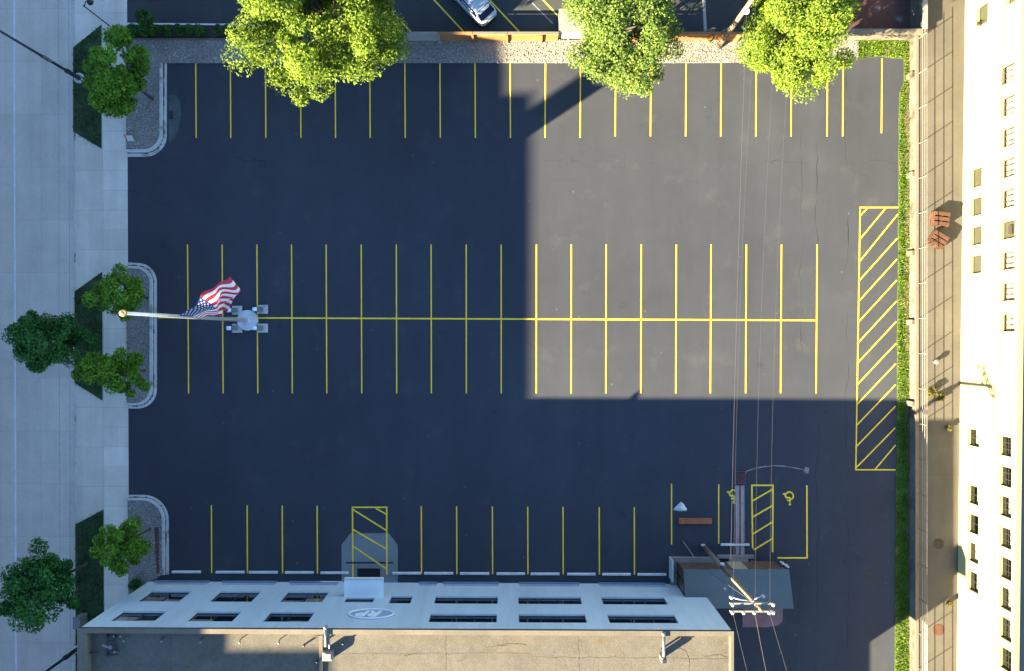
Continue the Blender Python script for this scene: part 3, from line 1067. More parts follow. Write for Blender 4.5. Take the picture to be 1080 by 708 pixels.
def bar(mb, p0, d, n, u0, u1, z0, z1, b0, b1):
    """box in wall coordinates, b measured inward"""
    vs = []
    for z in (z0, z1):
        for u, b in ((u0, b0), (u1, b0), (u1, b1), (u0, b1)):
            q = Vector(p0) + d * u - n * b
            vs.append((q.x, q.y, z))
    mb.add(vs, [(0, 1, 5, 4), (1, 2, 6, 5), (2, 3, 7, 6), (3, 0, 4, 7), (4, 5, 6, 7), (3, 2, 1, 0)])


def window(parent, p0, d, n, r, depth, mull=1, rails=0, frame='frame', glass='glass', blind=None, name='window', fw=0.05, rnd=random.Random(2)):
    u0, u1, z0, z1 = r[:4]
    f = MB()
    b0, b1 = depth - 0.09, depth - 0.02
    bar(f, p0, d, n, u0, u1, z0, z0 + fw, b0, b1)
    bar(f, p0, d, n, u0, u1, z1 - fw, z1, b0, b1)
    bar(f, p0, d, n, u0, u0 + fw, z0 + fw, z1 - fw, b0, b1)
    bar(f, p0, d, n, u1 - fw, u1, z0 + fw, z1 - fw, b0, b1)
    for k in range(mull):
        u = u0 + (u1 - u0) * (k + 1) / (mull + 1)
        bar(f, p0, d, n, u - fw * .45, u + fw * .45, z0 + fw, z1 - fw, b0 + .01, b1 - .01)
    for k in range(rails):
        z = z0 + (z1 - z0) * (k + 1) / (rails + 1)
        bar(f, p0, d, n, u0 + fw, u1 - fw, z - fw * .3, z + fw * .3, b0 + .02, b1 - .02)
    o = f.build(name, frame, parent)
    g = MB()
    bar(g, p0, d, n, u0 + fw, u1 - fw, z0 + fw, z1 - fw, depth - 0.055, depth - 0.045)
    g.build('pane', glass, o)
    if blind:
        for (a, b, c) in blind:      # fractions across, drop from the top
            bl = MB()
            bar(bl, p0, d, n, u0 + (u1 - u0) * a + .04, u0 + (u1 - u0) * b - .04, z1 - (z1 - z0) * c + .02, z1 - fw, depth + 0.06, depth + 0.075)
            bl.build('blind', 'blind', o)
    return o


# ------------------------------------------------------------------ blue office building
RZ, PZ = 8.2, 8.7
A = G(157, 613.3)          # north west corner
B = G(735, 616.0)          # north east corner
ob = thing('office_building', 'pale blue two storey office building with tan flat roof and oval sign over its entrance', 'building', G(446, 700))
pxl = lambda px: (B - A).length - (px - 157) * K      # distance from the east corner
rects = []
row1 = [(173.5, 215), (243.5, 285.5), (312.5, 354.5)]
wins = []
for a, b in row1:
    wins.append((pxl(b), pxl(a), 1.95, 4.0, 1, 0, None))
    wins.append((pxl(b), pxl(a), 5.75, 7.4, 1, 0, None))
wins.append((pxl(404), pxl(375.5), 3.1, 4.0, 0, 0, None))
wins.append((pxl(441), pxl(419.5), 2.75, 4.15, 0, 0, None))
for a, b in ((463.8, 526), (546.3, 608.3), (629, 692)):
    wins.append((pxl(b), pxl(a), 2.75, 4.15, 2, 0, None))
    wins.append((pxl(b), pxl(a), 5.95, 7.35, 2, 0, None))
low = [(165, 221), (236, 292), (307, 357), (443, 461), (468, 526), (548, 610), (632, 700)]
lowr = [(pxl(b), pxl(a), 0.25, 0.62) for a, b in low]
ent = (pxl(403), pxl(377), 0.05, 2.45)
wb = MB()
d_, n_ = wall_open(wb, B, A, -0.1, PZ, [w_[:4] for w_ in wins] + lowr + [ent], 0.22)
C_ = G(157, 798)
E_ = G(735, 798)
wb.quad((A.x, A.y, -.1), (C_.x, C_.y, -.1), (C_.x, C_.y, PZ), (A.x, A.y, PZ))
wb.quad((C_.x, C_.y, -.1), (E_.x, E_.y, -.1), (E_.x, E_.y, PZ), (C_.x, C_.y, PZ))
wb.quad((E_.x, E_.y, -.1), (B.x, B.y, -.1), (B.x, B.y, PZ), (E_.x, E_.y, PZ))
wb.build('wall', 'facade', ob)
# rooms behind the glass
rb = MB()
bar(rb, B, d_, n_, 0.3, (B - A).length - 0.3, 4.6, 4.75, 0.3, 6)
bar(rb, B, d_, n_, 0.3, (B - A).length - 0.3, 0.1, 0.2, 0.3, 6)
bar(rb, B, d_, n_, 0.3, (B - A).length - 0.3, 0.2, 8.0, 4.0, 4.1)
rb.build('interior', 'room', ob)
bl_sets = [[(0.02, .5, .55), (.52, .98, .75)], [(0.0, .5, .5), (.5, 1, .8)], None, [(0.5, 1, .6)], [(0, .5, .7), (.5, 1, .5)], [(0.05, .5, .5)], None, [(0, 1, .35)],
           [(0, .33, .4)], None, [(.0, .6, .3), (.66, 1, .4)], None, None, None]
for i, w_ in enumerate(wins):
    window(ob, B, d_, n_, w_, 0.22, mull=w_[4], blind=bl_sets[i % len(bl_sets)])
for r in lowr:
    window(ob, B, d_, n_, r, 0.22, mull=2, name='basement_window')
for a, b in low:
    lb = MB()
    bar(lb, B, d_, n_, pxl(b) - 0.05, pxl(a) + 0.05, 0.14, 0.24, -0.14, 0.0)
    lb.build('ledge', 'ledge', ob)
# entrance door
dr = window(ob, B, d_, n_, ent, 0.22, mull=1, name='door', fw=0.07)
hb = MB()
bar(hb, B, d_, n_, (ent[0] + ent[1]) / 2 + .1, (ent[0] + ent[1]) / 2 + .14, 0.9, 1.5, 0.06, 0.12)
hb.build('handle', 'metal_light', dr)
# roof deck, parapets
MB().prism([(A.x + .3, A.y - .25), (C_.x + .3, C_.y + .3), (E_.x - .02, E_.y + .3), (B.x - .02, B.y - .25)], RZ - .3, RZ).build('roof', 'roof_membrane', ob)
Lw = (B - A).length
cp = MB()
bar(cp, B, d_, n_, -0.06, Lw + 0.06, PZ - .02, PZ + .05, -0.06, 0.26)
cp.prism([(A.x - .06, A.y - .261), (A.x - .06, C_.y - .06), (A.x + .58, C_.y - .06), (A.x + .58, A.y - .261)], PZ - .02, PZ + .047)
cp.prism([(B.x - .14, B.y - .261), (B.x - .14, C_.y + .34), (B.x + .06, C_.y + .34), (B.x + .06, B.y - .261)], PZ - .02, PZ + .047)
cp.prism([(A.x + .581, C_.y - .06), (B.x + .06, C_.y - .06), (B.x + .06, C_.y + .339), (A.x + .581, C_.y + .339)], PZ - .02, PZ + .047)
cp.build('coping', 'coping_tan', ob)
MB().prism([(B.x - .1, B.y - .3), (B.x - .1, C_.y + .36), (B.x - .03, C_.y + .36), (B.x - .03, B.y - .3)], RZ, PZ - .025).build('parapet_liner', 'roof_membrane', ob)
pi = MB()
bar(pi, B, d_, n_, 0.35, Lw - 0.35, RZ, PZ - .02, 0.20, 0.255)
pi.prism([(A.x + .46, A.y - .42), (A.x + .46, C_.y + .3), (A.x + .54, C_.y + .3), (A.x + .54, A.y - .42)], RZ, PZ - .02)
pi.build('parapet', 'coping_tan', ob)
tr = MB()
bar(tr, B, d_, n_, -0.075, Lw + 0.075, PZ - .14, PZ - .025, -0.075, -0.012)
tr.build('roof_trim', 'dark_trim', ob)
jm = MB()
jm.box((U(339, 700, RZ).x, U(339, 700, RZ).y - 2.2, RZ + .07), (0.24, 8.5, 0.14))
jm.build('roof_joint', 'coping_tan', ob)
rsm = MB()
rr_ = random.Random(6)
for (x0, y0, x1, y1) in ((354, 690, 560, 689), (560, 693, 770, 695), (470, 664, 470, 760), (610, 664, 611, 760), (180, 668, 181, 760)):
    a, b = U(x0, y0, RZ), U(x1, y1, RZ)
    pts = [a.lerp(b, i / 24) + Vector((rr_.uniform(-.05, .05), rr_.uniform(-.05, .05), 0)) for i in range(25)]
    rs_ = MB()
    rs_.ribbon(pts, .05, RZ + .005)
    rs_.build('roof_seam', 'seam_tar', ob)
for k in range(9):
    x, y = rr_.choice([(725, 683), (760, 690), (300, 690), (420, 695), (640, 690), (590, 700), (520, 680), (210, 690), (480, 700)]), 0
    a = U(x[0] + rr_.uniform(-20, 8), x[1] + rr_.uniform(-4, 4), RZ)
    pts = [a]
    h_ = rr_.uniform(-.5, .5)
    for i in range(rr_.randint(8, 20)):
        h_ += rr_.uniform(-.3, .3)
        pts.append(pts[-1] + Vector((math.cos(h_) * .14, math.sin(h_) * .14, 0)))
    MB().ribbon(pts, .035, RZ + .009 + k * .0006).build('roof_crack', 'seam_tar', ob)
# canopy with its thin side bar, oval sign
cz = 3.0
c0, c1 = U(363, 610.3, cz), U(404, 610.3, cz)
can = MB().prism([c0[:2], (c1.x, c1.y), (c1.x, A.y - .11), (c0.x, A.y - .11)], cz - .28, cz).build('canopy', 'canopy', ob)
MB().prism([(c0.x - .02, c0.y + .02), (c1.x + .02, c1.y + .02), (c1.x + .02, c1.y - .07), (c0.x - .02, c0.y - .07)], cz, cz + .05).build('edge_trim', 'metal_white', can)
MB().tube([U(338, 613.6, 2.9), U(362, 613.8, 2.9)], 0.045, 6).build('side_bar', 'metal_white', can)
sx = pxl(408.5)
sz = 6.15
sign = MB()
def wp(u, z, out=0.0):
    q = B + d_ * u + n_ * out
    return Vector((q.x, q.y, z))
for rx, rz in ((1.62, 0.86),):
    ov = [wp(sx + rx * math.cos(t), sz + rz * math.sin(t), 0.0) for t in np.linspace(0, 2 * math.pi, 41)[:-1]]
    ov2 = [wp(sx + rx * math.cos(t), sz + rz * math.sin(t), 0.05) for t in np.linspace(0, 2 * math.pi, 41)[:-1]]
    sign.add(ov2, [tuple(range(40))])
    for i in range(40):
        j = (i + 1) % 40
        sign.quad(ov[i], ov[j], ov2[j], ov2[i])
so_ = sign.build('oval_sign', 'logo_back', ob)
rim = MB()
rim.tube([wp(sx + 1.55 * math.cos(t), sz + .79 * math.sin(t), 0.07) for t in np.linspace(0, 2 * math.pi, 49)], 0.05, 6, caps=False)
rim.build('rim', 'logo', so_)
cu = bpy.data.curves.new('letters', 'FONT')
cu.body = 'RP'
cu.size = 1.25
cu.shear = 0.35
cu.extrude = 0.03
cu.offset = 0.035
cu.align_x = 'CENTER'
cu.align_y = 'CENTER'
tmp = bpy.data.objects.new('letters_tmp', cu)
COL.objects.link(tmp)
bpy.context.view_layer.update()
me = bpy.data.meshes.new_from_object(tmp.evaluated_get(bpy.context.evaluated_depsgraph_get()))
bpy.data.objects.remove(tmp)
o0 = wloc(so_)
for v in me.vertices:
    q = wp(sx + v.co.x * 1.12, sz + v.co.y * 1.0, 0.085 + v.co.z) - o0
    v.co = q
me.materials.clear()
me.materials.append(M['logo'])
link_mesh('letters', me, so_)
ws = thing('rear_wing', 'lower rear wing behind the blue office building', 'building', G(600, 900))
MB().prism(P2([(200, 798.5), (735, 798.5), (735, 980), (200, 980)]), -.1, 5.47).build('wall', 'facade', ws)
bh = thing('roof_bulkhead', 'stair bulkhead near the rear edge of the tan office roof', 'bulkhead', G(700, 790, RZ))
MB().box(G(700, 786, RZ + 1.15), (1.3, 1.4, 2.3)).build('wall', 'cream', bh)
MB().box(G(700, 786, RZ + 2.34), (1.5, 1.6, 0.08)).build('roof', 'coping_tan', bh)

# things on the office roof
def up_roof(px, py, z=0.0):
    return U(px, py, RZ + z)


def stackpipe(px, py0, py1, name, label, cat, box=True):
    a, b = up_roof(px, py0, 0.62), up_roof(px, py1, 0.62)
    t = thing(name, label, cat, Vector((b.x, b.y, RZ)))
    MB().tube([a, b], 0.105, 12).build('pipe', 'metal_light', t, True)
    MB().ball(a, 0.15).build('cap', 'metal_light', t, True)
    for q in (0.25, 0.8):
        p = a.lerp(b, q)
        MB().box((p.x, p.y, RZ + .24), (0.1, 0.1, 0.48)).build('support', 'metal_dark', t)
    if box:
        MB().box(b + Vector((0, -.12, -.22)), (0.36, 0.36, 0.7), bev=.03).build('box', 'metal_light', t)
        MB().box(b + Vector((0, -.12, .2)), (0.26, 0.26, 0.05)).build('lid', 'metal_dark', t)
    return t


stackpipe(700, 669, 694, 'vent_pipe', 'lone galvanised vent pipe on the sunny east end of the tan roof', 'vent pipe')
hv = stackpipe(343.5, 662, 682, 'vent_pipe', 'pale vent pipe with square box unit at the middle of the tan roof', 'vent pipe', False)
b = up_roof(347.5, 689, 0)
MB().box(b + Vector((0, 0, .27)), (0.66, 0.6, 0.54), bev=.04).build('box_unit', 'metal_light', hv)
MB().box(b + Vector((.05, .03, .56)), (0.4, 0.4, 0.05), bev=.02).build('grille', 'metal_light', hv)
MB().tube([up_roof(346.5, 664, .5), up_roof(347.5, 684, .5)], 0.06, 8).build('side_pipe', 'metal_light', hv)
MB().tube([up_roof(332, 671.5, .3), up_roof(341, 670, .55), up_roof(342.5, 664, .6)], 0.06, 8).build('elbow', 'metal_dark', hv)
for (px, py, lb) in ((95, 673.5, 'small white roof lamp in the west corner of the tan roof'), (133.5, 673, 'small white roof lamp just east of the roof pipe cluster'),
                     (173, 674, 'small white roof lamp between two others on the shaded parapet'), (214, 674.5, 'small white roof lamp where the north parapet turns sunny'),
                     (255, 675, 'small white roof lamp second from the central vent pipe'), (296, 675.5, 'small white roof lamp nearest west of the central vent pipe')):
    c = up_roof(px, py)
    t = thing('roof_lamp', lb, 'lamp', c, 'small lamps along the north parapet')
    MB().tube([c + Vector((0, .12, 0)), c + Vector((0, .12, .25)), c + Vector((0, 0, .35))], 0.03, 6).build('bracket', 'metal_dark', t)
    MB().lathe(c + Vector((0, -.03, .3)), [(0.03, 0), (0.075, .02), (0.075, .07), (0.05, .1), (0.01, .11)], 10).build('head', 'metal_light', t, True)
t = thing('pipe_cluster', 'tangle of small pipes and valves on the shaded west end of the roof', 'pipes', up_roof(118, 681))
for (a, b, r) in (((113, 669), (113, 692), .05), ((121, 670), (121, 688), .05), ((108, 680), (118, 684), .09), ((111, 686.5), (126, 686.5), .05), ((113, 676), (122, 676), .05), ((114, 692), (124, 690), .06)):
    MB().tube([up_roof(*a, .28), up_roof(*b, .28)], r, 8).build('pipe', 'metal_light' if r > .08 else 'metal_dark', t)
for a in ((109, 680.5), (116.5, 682), (121, 687.5), (127, 671), (120, 671)):
    MB().ball(up_roof(*a, .3), 0.075).build('valve', 'metal_light', t, True)
ft = MB()
for a in ((113, 671), (113, 690), (121, 672), (121, 686.5)):
    ft.box(up_roof(*a, .12), (.14, .14, .24))
ft.build('foot', 'metal_dark', t)
t = thing('roof_conduit', 'long thin dark conduit along the west parapet of the roof', 'conduit', up_roof(93, 700))
MB().tube([up_roof(92, 670, .12), up_roof(92, 760, .12)], 0.06, 8).build('pipe', 'metal_dark', t)
MB().tube([up_roof(90, 689, .2), up_roof(104, 688.5, .2)], 0.05, 8).build('branch', 'metal_dark', t)
for px, py, lb in ((362, 678, 'bent dark vent stub on the sunlit roof east of the box unit'), (321, 680, 'short dark vent stub west of the roof joint'), (334.5, 697, 'small dark vent stub beside the roof joint near its bottom')):
    c = up_roof(px, py)
    o = MB().tube([c, c + Vector((0, 0, .25)), c + Vector((.12, .06, .33))], 0.06, 8).build('vent_stub', 'dark_iron')
    tag(o, lb, 'vent')

# ------------------------------------------------------------------ loading annex at the east end
az = 2.75
an = thing('loading_annex', 'low grey flat roofed loading annex at the east end of the office', 'building', G(776, 605))
ra = [U(721, 601, az), U(832.3, 601, az), U(837.2, 642, az), U(723.5, 642, az)]
MB().prism([p[:2] for p in ra], az - .14, az).build('roof', 'annex_roof', an)
nl, nr = ra[0], ra[1]
wa = MB()
# dock wall under the roof with an opening
wallN = G(0, 588.2).y
wa.prism([(nl.x + .1, ra[3].y), (nl.x + .1, nl.y - .25), (nl.x + .28, nl.y - .25), (nl.x + .28, ra[3].y)], 0, az - .14)
wa.prism([(nr.x - .3, ra[2].y), (nr.x - .3, nr.y - .25), (nr.x - .1, nr.y - .25), (nr.x - .1, ra[2].y)], 0, az - .14)
wa.prism([(nl.x + .28, nl.y - .45), (nr.x - .3, nl.y - .45), (nr.x - .3, nl.y - .27), (nl.x + .28, nl.y - .27)], 0, az - .14)
wa.build('wall', 'brown_wall', an)
MB().box(((U(777, 600, 1).x), nl.y - .255, 1.2), (1.15, .03, 2.2)).build('door', 'door_beige', an)
sm = MB()
for k in range(3):
    sm.box((nl.x + .085, nl.y - .6 - k * .85, 1.5), (0.03, 0.75, 1.7))
sm.build('window', 'glass', an)
sb = MB()
for k in range(4):
    sb.box((nl.x + .07, nl.y - .2 - k * .85, 1.4), (0.06, 0.07, 2.5))
sb.build('window_post', 'metal_dark', an)
dk = thing('loading_dock', 'grey concrete platform wrapped round the north west corner of the annex', 'platform', G(735, 590))
MB().prism(P2([(706.8, 586.8), (752, 587.3), (752, 595), (715.5, 595), (715.5, 616.5), (706.8, 616)]), 0.0, 0.35).build('slab', 'concrete', dk)
MB().box(G(706.2, 598, 0.55), (0.1, 22 * K, 1.1)).build('guard_board', 'metal_white', dk)
rp = thing('dock_step', 'pale concrete step below the annex door', 'step', G(775, 590))
MB().prism(P2([(756, 585), (794, 585), (794, 588), (756, 588)]), 0.0, 0.3).build('riser', 'concrete', rp)
MB().prism(P2([(768, 588.1), (788, 588.1), (788, 598), (768, 598)]), 0.0, 0.22).build('tread', 'door_beige', rp)
sc_ = thing('scrap_timber', 'jumble of brown boards leaning at the annex front east of its door', 'scrap wood', G(800, 594))
r2 = random.Random(8)
for k in range(9):
    a = G(790 + r2.uniform(0, 22), 590 + r2.uniform(0, 6), r2.uniform(.05, .4))
    bv = a + Vector((r2.uniform(.5, 1.6), r2.uniform(-.7, .1), r2.uniform(0, .4)))
    MB().tube([a, bv], r2.uniform(.04, .08), 4).build('board', ['brown_wall', 'timber_brown', 'door_beige'][k % 3], sc_)
sc2 = thing('scrap_timber', 'dark pile of boards on the annex platform west of its door', 'scrap wood', G(738, 598))
for k in range(8):
    a = G(722 + r2.uniform(0, 30), 594 + r2.uniform(0, 4), r2.uniform(.05, .3))
    bv = a + Vector((r2.uniform(.6, 1.5), r2.uniform(-.35, .2), r2.uniform(0, .3)))
    MB().tube([a, bv], r2.uniform(.04, .08), 4).build('board', ['brown_wall', 'annex_wall', 'timber_brown'][k % 3], sc2)
wd = thing('crumpled_bag', 'small crumpled pale bag lying at the north east corner of the annex', 'bag', G(826, 594))
mbw = MB()
for k in range(5):
    mbw.ball(G(823 + k * 2.0, 592.5 + k * 1.3, .07), 0.09 + .03 * (k % 2), 5)
mbw.build('sheet', 'tarp', wd)

# loose things in the accessible bays
ch = thing('steel_channel', 'left of two long pinkish grey channels lying by the annex', 'channel', G(777.3, 548), 'channels lying in the bay')
def channel(parent, x):
    mb = MB()
    L_ = 73 * K
    c = G(x, 548.5)
    mb.box((c.x, c.y, .03), (0.26, L_, 0.04))
    for s in (-1, 1):
        mb.box((c.x + s * .115, c.y, .085), (0.03, L_, 0.07))
    mb.build('web', 'channel', parent)
    for e in (-1, 1):
        MB().box((c.x, c.y + e * (L_ / 2 - .05), .06), (0.19, 0.03, 0.05)).build('end_plate', 'channel', parent)
channel(ch, 777.3)
ch2 = thing('steel_channel', 'right of two long pinkish grey channels, nearer the hatched aisle', 'channel', G(782.8, 548), 'channels lying in the bay')
channel(ch2, 782.8)
rr = MB().box(G(780.1, 548, .03), (0.09, 71 * K, 0.05))
tag(rr.build('rusty_bar', 'rust'), 'thin rust brown bar squeezed between the two grey channels', 'bar')
lt = thing('lattice_crate', 'small purple brown lattice crate at the north end of the grey channels', 'crate', G(780, 503))
rc = G(780, 503.5)
for s in (-1, 1):
    m1, rot = MB(), Matrix.Rotation(s * math.pi / 4, 3, 'Z')
    for k in range(-3, 4):
        hl = 0.44 * 1.38 - abs(k) * .15 * 1.02
        m1.box(rc + rot @ Vector((0, k * .15, 0)) + Vector((0, 0, .16 + .03 * s)), (max(hl * 2 - .1, .12), .05, .025), s * math.pi / 4)
    m1.build('slats', 'lattice', lt)
fr = MB()
for s in (-1, 1):
    fr.box(rc + Vector((s * .42, 0, .09)), (.05, .98, .16))
    fr.box(rc + Vector((0, s * .47, .09)), (.79, .05, .16))
fr.build('frame', 'lattice', lt)
bm = MB().box(G(732.8, 549.3, .09), (35 * K, 6 * K, .16), bev=.02)
tag(bm.build('timber_beam', 'rust'), 'orange brown timber beam lying across the bay by the annex', 'beam')
tp = MB()
rt = random.Random(4)
o_ = [(-7, 4), (-5, 1), (-2, -2), (1, -4.6), (4, -2.5), (6, 1), (7.5, 2.5), (7, 5), (2, 5.3), (-3, 4.8)]
cen = G(717, 534, .22)
ringp = [G(717 + x, 534 + y, .02) for x, y in o_]
mid = [G(717 + x * .6 + rt.uniform(-.6, .6), 534 + y * .6, .2 + rt.uniform(-.06, .08)) for x, y in o_]
for i in range(len(o_)):
    j = (i + 1) % len(o_)
    tp.quad(ringp[i], ringp[j], mid[j], mid[i])
    tp.add([mid[i], mid[j], cen], [(0, 1, 2)])
tag(tp.build('plastic_sheet', 'tarp'), 'crumpled white plastic sheet on the yellow line north of the orange beam', 'plastic sheet')
# pale spill trail and its splash
sp = MB()
path = [(786.5, 499.5), (787.5, 497), (794, 494.8), (801, 493), (808, 492), (818, 491.3), (828, 491.8), (836, 493.2), (843, 494.5), (849, 495.6)]
for i, (a, b) in enumerate(zip(path[:-1], path[1:])):
    sp.ribbon([G(*a), G(*b)], 0.05 + 0.03 * (i % 2), .004 + .0006 * i)
rs = random.Random(12)
for k in range(70):
    r = min(abs(rs.gauss(0, 2.4)), 4.6)
    t = rs.uniform(0, 6.28)
    c = (850.5 + r * math.cos(t), 496 + r * math.sin(t))
    q = rs.uniform(.35, 1.0) * (1.1 if r < 3 else .55)
    sp.sheet([G(c[0] + q * math.cos(a) * rs.uniform(.6, 1.2), c[1] + q * math.sin(a) * rs.uniform(.6, 1.2))[:2] for a in (0, .9, 1.8, 2.7, 3.6, 4.5, 5.4)], .006 + .0005 * k)
tag(sp.build('spill_stain', 'spill'), 'curved white spill trail ending in a pale splash', 'stain', kind=None)

# ------------------------------------------------------------------ wheel stops
stops = [(182, 212, 'leftmost white wheel stop, next to the south west gravel island'), (228, 258, 'second white wheel stop from the left along the blue office'),
         (263, 293, 'third white wheel stop from the left along the blue office'), (301, 331, 'fourth white wheel stop from the left, second west of the entrance ramp'),
         (338.5, 367.7, 'white wheel stop overlapping the west edge of the entrance ramp'), (414, 444, 'white wheel stop overlapping the east edge of the entrance ramp'),
         (447.5, 478, 'white wheel stop one bay east of the entrance ramp'), (485.3, 516, 'white wheel stop two bays east of the ramp, left of middle'),
         (523.8, 553.8, 'fifth white wheel stop counted from the annex'), (559.6, 590, 'fourth white wheel stop counted from the annex'),
         (598, 628, 'third white wheel stop counted from the annex'), (635, 665, 'second white wheel stop counted from the annex'),
         (672.3, 702.5, 'rightmost white wheel stop of the wall row, touching the annex platform')]


def wheel_stop(name, c, length, label, group):
    t = thing(name, label, 'wheel stop', c, group)
    mb = MB()
    h = .13
    prof = [(-.1, 0), (-.1, .06), (-.06, h), (.06, h), (.1, .06), (.1, 0)]
    vs = [(c.x + e * length / 2, c.y + y, c.z + z) for e in (-1, 1) for y, z in prof]
    mb.add(vs, [tuple(range(5, -1, -1)), tuple(range(6, 12))] + [(i, i + 1, i + 7, i + 6) for i in range(5)] + [(5, 0, 6, 11)])
    mb.build('bar', 'base_conc', t)
    for e in (-1, 1):
        MB().lathe((c.x + e * length * .36, c.y, c.z + h), [(.025, 0), (.025, .01), (.01, .014)], 8).build('pin', 'dark_iron', t)
    return t


for x0, x1, lb in stops:
    y = 603.2 + (x0 - 182) * 0.0055
    zz = .016 if 338 < x0 < 420 else 0.0
    wheel_stop('wheel_stop', G((x0 + x1) / 2, y, zz), (x1 - x0) * K, lb, 'wheel stops along the blue office wall')
wheel_stop('wheel_stop', G(775, 574.5), 30 * K, 'grey wheel stop across the ends of the two steel channels', 'wheel stop in the accessible bay')

# ------------------------------------------------------------------ cream building on the east
cb = thing('cream_building', 'long cream painted building with two rows of windows facing the lane', 'building', U(1040, 354, LZ))
q0, q1 = U(1018.8, -60, LZ), U(1008.3, 760, LZ)
Q0 = q0 + (q0 - q1) * 0.12
Q1 = q1 + (q1 - q0) * 0.12
# outward normal must face west: walk from north to south
dd = (Q1 - Q0).normalized()
nn = Vector((dd.y, -dd.x, 0))
cz1 = 6.75
def hit(px, py):
    """wall coordinates (along, height) of a photo pixel on that wall"""
    # camera ray (0,0,D)+t*(X,Y,-D)
    X, Y = (px - 540) * K, (354 - py) * K
    den = X * nn.x + Y * nn.y
    t = (Q0.x * nn.x + Q0.y * nn.y) / den
    P = Vector((X * t, Y * t, D - D * t))
    return (P - Vector((Q0.x, Q0.y, P.z))).dot(dd), P.z
low_px = [(1024.6, 177, 1035.6, 198, 1), (1024.6, 208, 1035.6, 228, 1), (1024.4, 238.5, 1035.4, 259, 1), (1024.2, 269, 1035, 289, 1),
          (1021.5, 452.5, 1032.8, 471.5, 0), (1021.5, 512, 1032, 532.5, 0), (1021.5, 542.5, 1032, 563.5, 0), (1021.5, 572.5, 1032, 594, 0), (1021.5, 603, 1032, 625, 0), (1031, 4, 1042, 27, 1)]
up_px = [(1056.5, y0, 1070.5, y1, k) for y0, y1, k in ((67, 88, 0), (100.6, 122, 0), (134, 155, 0), (166.5, 187.5, 0), (199, 219.5, 0), (232.5, 252.5, 2), (265, 285, 0), (298, 318, 0), (330.5, 350.5, 0))]
up_px += [(1054.8, y0, 1066.8, y1, 0) for y0, y1 in ((460, 481.8), (492, 514), (523.5, 546), (556.5, 578.7), (588, 611.6), (619.5, 644), (651.5, 676), (683.6, 708))]
up_px += [(1062, -8, 1073, 3.5, 1)]
cw = []
for (x0, y0, x1, y1, k) in low_px + up_px:
    xm, ym = (x0 + x1) / 2, (y0 + y1) / 2
    u, z = hit(xm, ym)
    z0 = hit(x0, ym)[1]
    z1 = hit(x1, ym)[1]
    hw = (y1 - y0) * 0.5 * K * (D - z) / D * 0.94
    cw.append((u - hw, u + hw, z0, z1, k, x0 > 1050))
wb = MB()
wall_open(wb, Q0, Q1, LZ - .2, cz1, [c[:4] for c in cw], 0.26)
bk = 16.0
R0, R1 = Q0 - nn * bk, Q1 - nn * bk
for a, b in ((Q1, R1), (R1, R0), (R0, Q0)):
    wb.quad((a.x, a.y, LZ - .2), (b.x, b.y, LZ - .2), (b.x, b.y, cz1), (a.x, a.y, cz1))
wb.build('wall', 'cream', cb)
rm = MB()
bar(rm, Q0, dd, nn, 0.4, (Q1 - Q0).length - .4, LZ, cz1 - .3, 2.5, 2.6)
bar(rm, Q0, dd, nn, 0.4, (Q1 - Q0).length - .4, 3.7, 3.85, .35, 2.5)
rm.build('interior', 'annex_wall', cb)
rf = MB()
bar(rf, Q0, dd, nn, 0.35, (Q1 - Q0).length - .35, cz1 - .45, cz1 - .25, .36, bk - .3)
rf.build('roof', 'cream_roof', cb)
pp = MB()
bar(pp, Q0, dd, nn, -.03, (Q1 - Q0).length + .03, cz1, cz1 + .1, -.03, .35)
pp.build('coping', 'cream', cb)
lg = MB()
zl = hit(1054.6, 300)[1]
bar(lg, Q0, dd, nn, 0, (Q1 - Q0).length, zl - .16, zl - .03, -.07, 0)
lg.build('string_course', 'cream', cb)
for i, c in enumerate(cw):
    o = window(cb, Q0, dd, nn, c, 0.26, mull=(0 if c[4] else (1 if not c[5] else 2)), rails=(0 if c[4] else (1 if c[5] else 0)), frame='frame_grey',
               glass='pane_grey' if c[4] else 'glass', fw=.07 if c[4] else .035, blind=None if c[4] else [(0, 1, .97 if (c[5] and c[0] < 40) else .3 + .5 * ((i * 37) % 10) / 10)])
    if c[4] == 2:
        vb = MB()
        um, zm = (c[0] + c[1]) / 2, (c[2] + c[3]) / 2
        bar(vb, Q0, dd, nn, um - .3, um + .3, zm - .1, zm + .25, .08, .16)
        vb.build('vent', 'frame_grey', o)
    sl = MB()
    bar(sl, Q0, dd, nn, c[0] - .06, c[1] + .06, c[2] - .09, c[2] - .004, -.05, .0)
    sl.build('sill', 'cream', o)
# unit and hose by the northernmost window
hs = thing('wall_lamp', 'small round dark lamp under the northernmost cream building window', 'lamp', Q0)
u_, z_ = hit(1033, 25)
q = Q0 + dd * u_ + nn * .12
hs.location = (q.x, q.y, z_)
MB().tube([(q.x + .12, q.y, z_), (q.x - .05, q.y, z_)], .12, 10).build('head', 'frame_grey', hs)
MB().tube([(q.x + .12, q.y, z_), (q.x + .05, q.y, z_ + .35)], .03, 6).build('arm', 'frame_grey', hs)
vt = thing('lane_vent', 'small white domed vent standing on the lane by the railing', 'vent', U(1003, 381, LZ))
MB().lathe(U(985, 381.5, LZ), [(.14, 0), (.14, .3), (.22, .32), (.2, .4), (.08, .47), (.01, .48)], 14).build('dome', 'metal_light', vt, True)
vt.location = U(985, 381.5, LZ)
for c in vt.children:
    for v in c.data.vertices:
        v.co += Vector(U(1003, 381, LZ)) - Vector(U(985, 381.5, LZ))

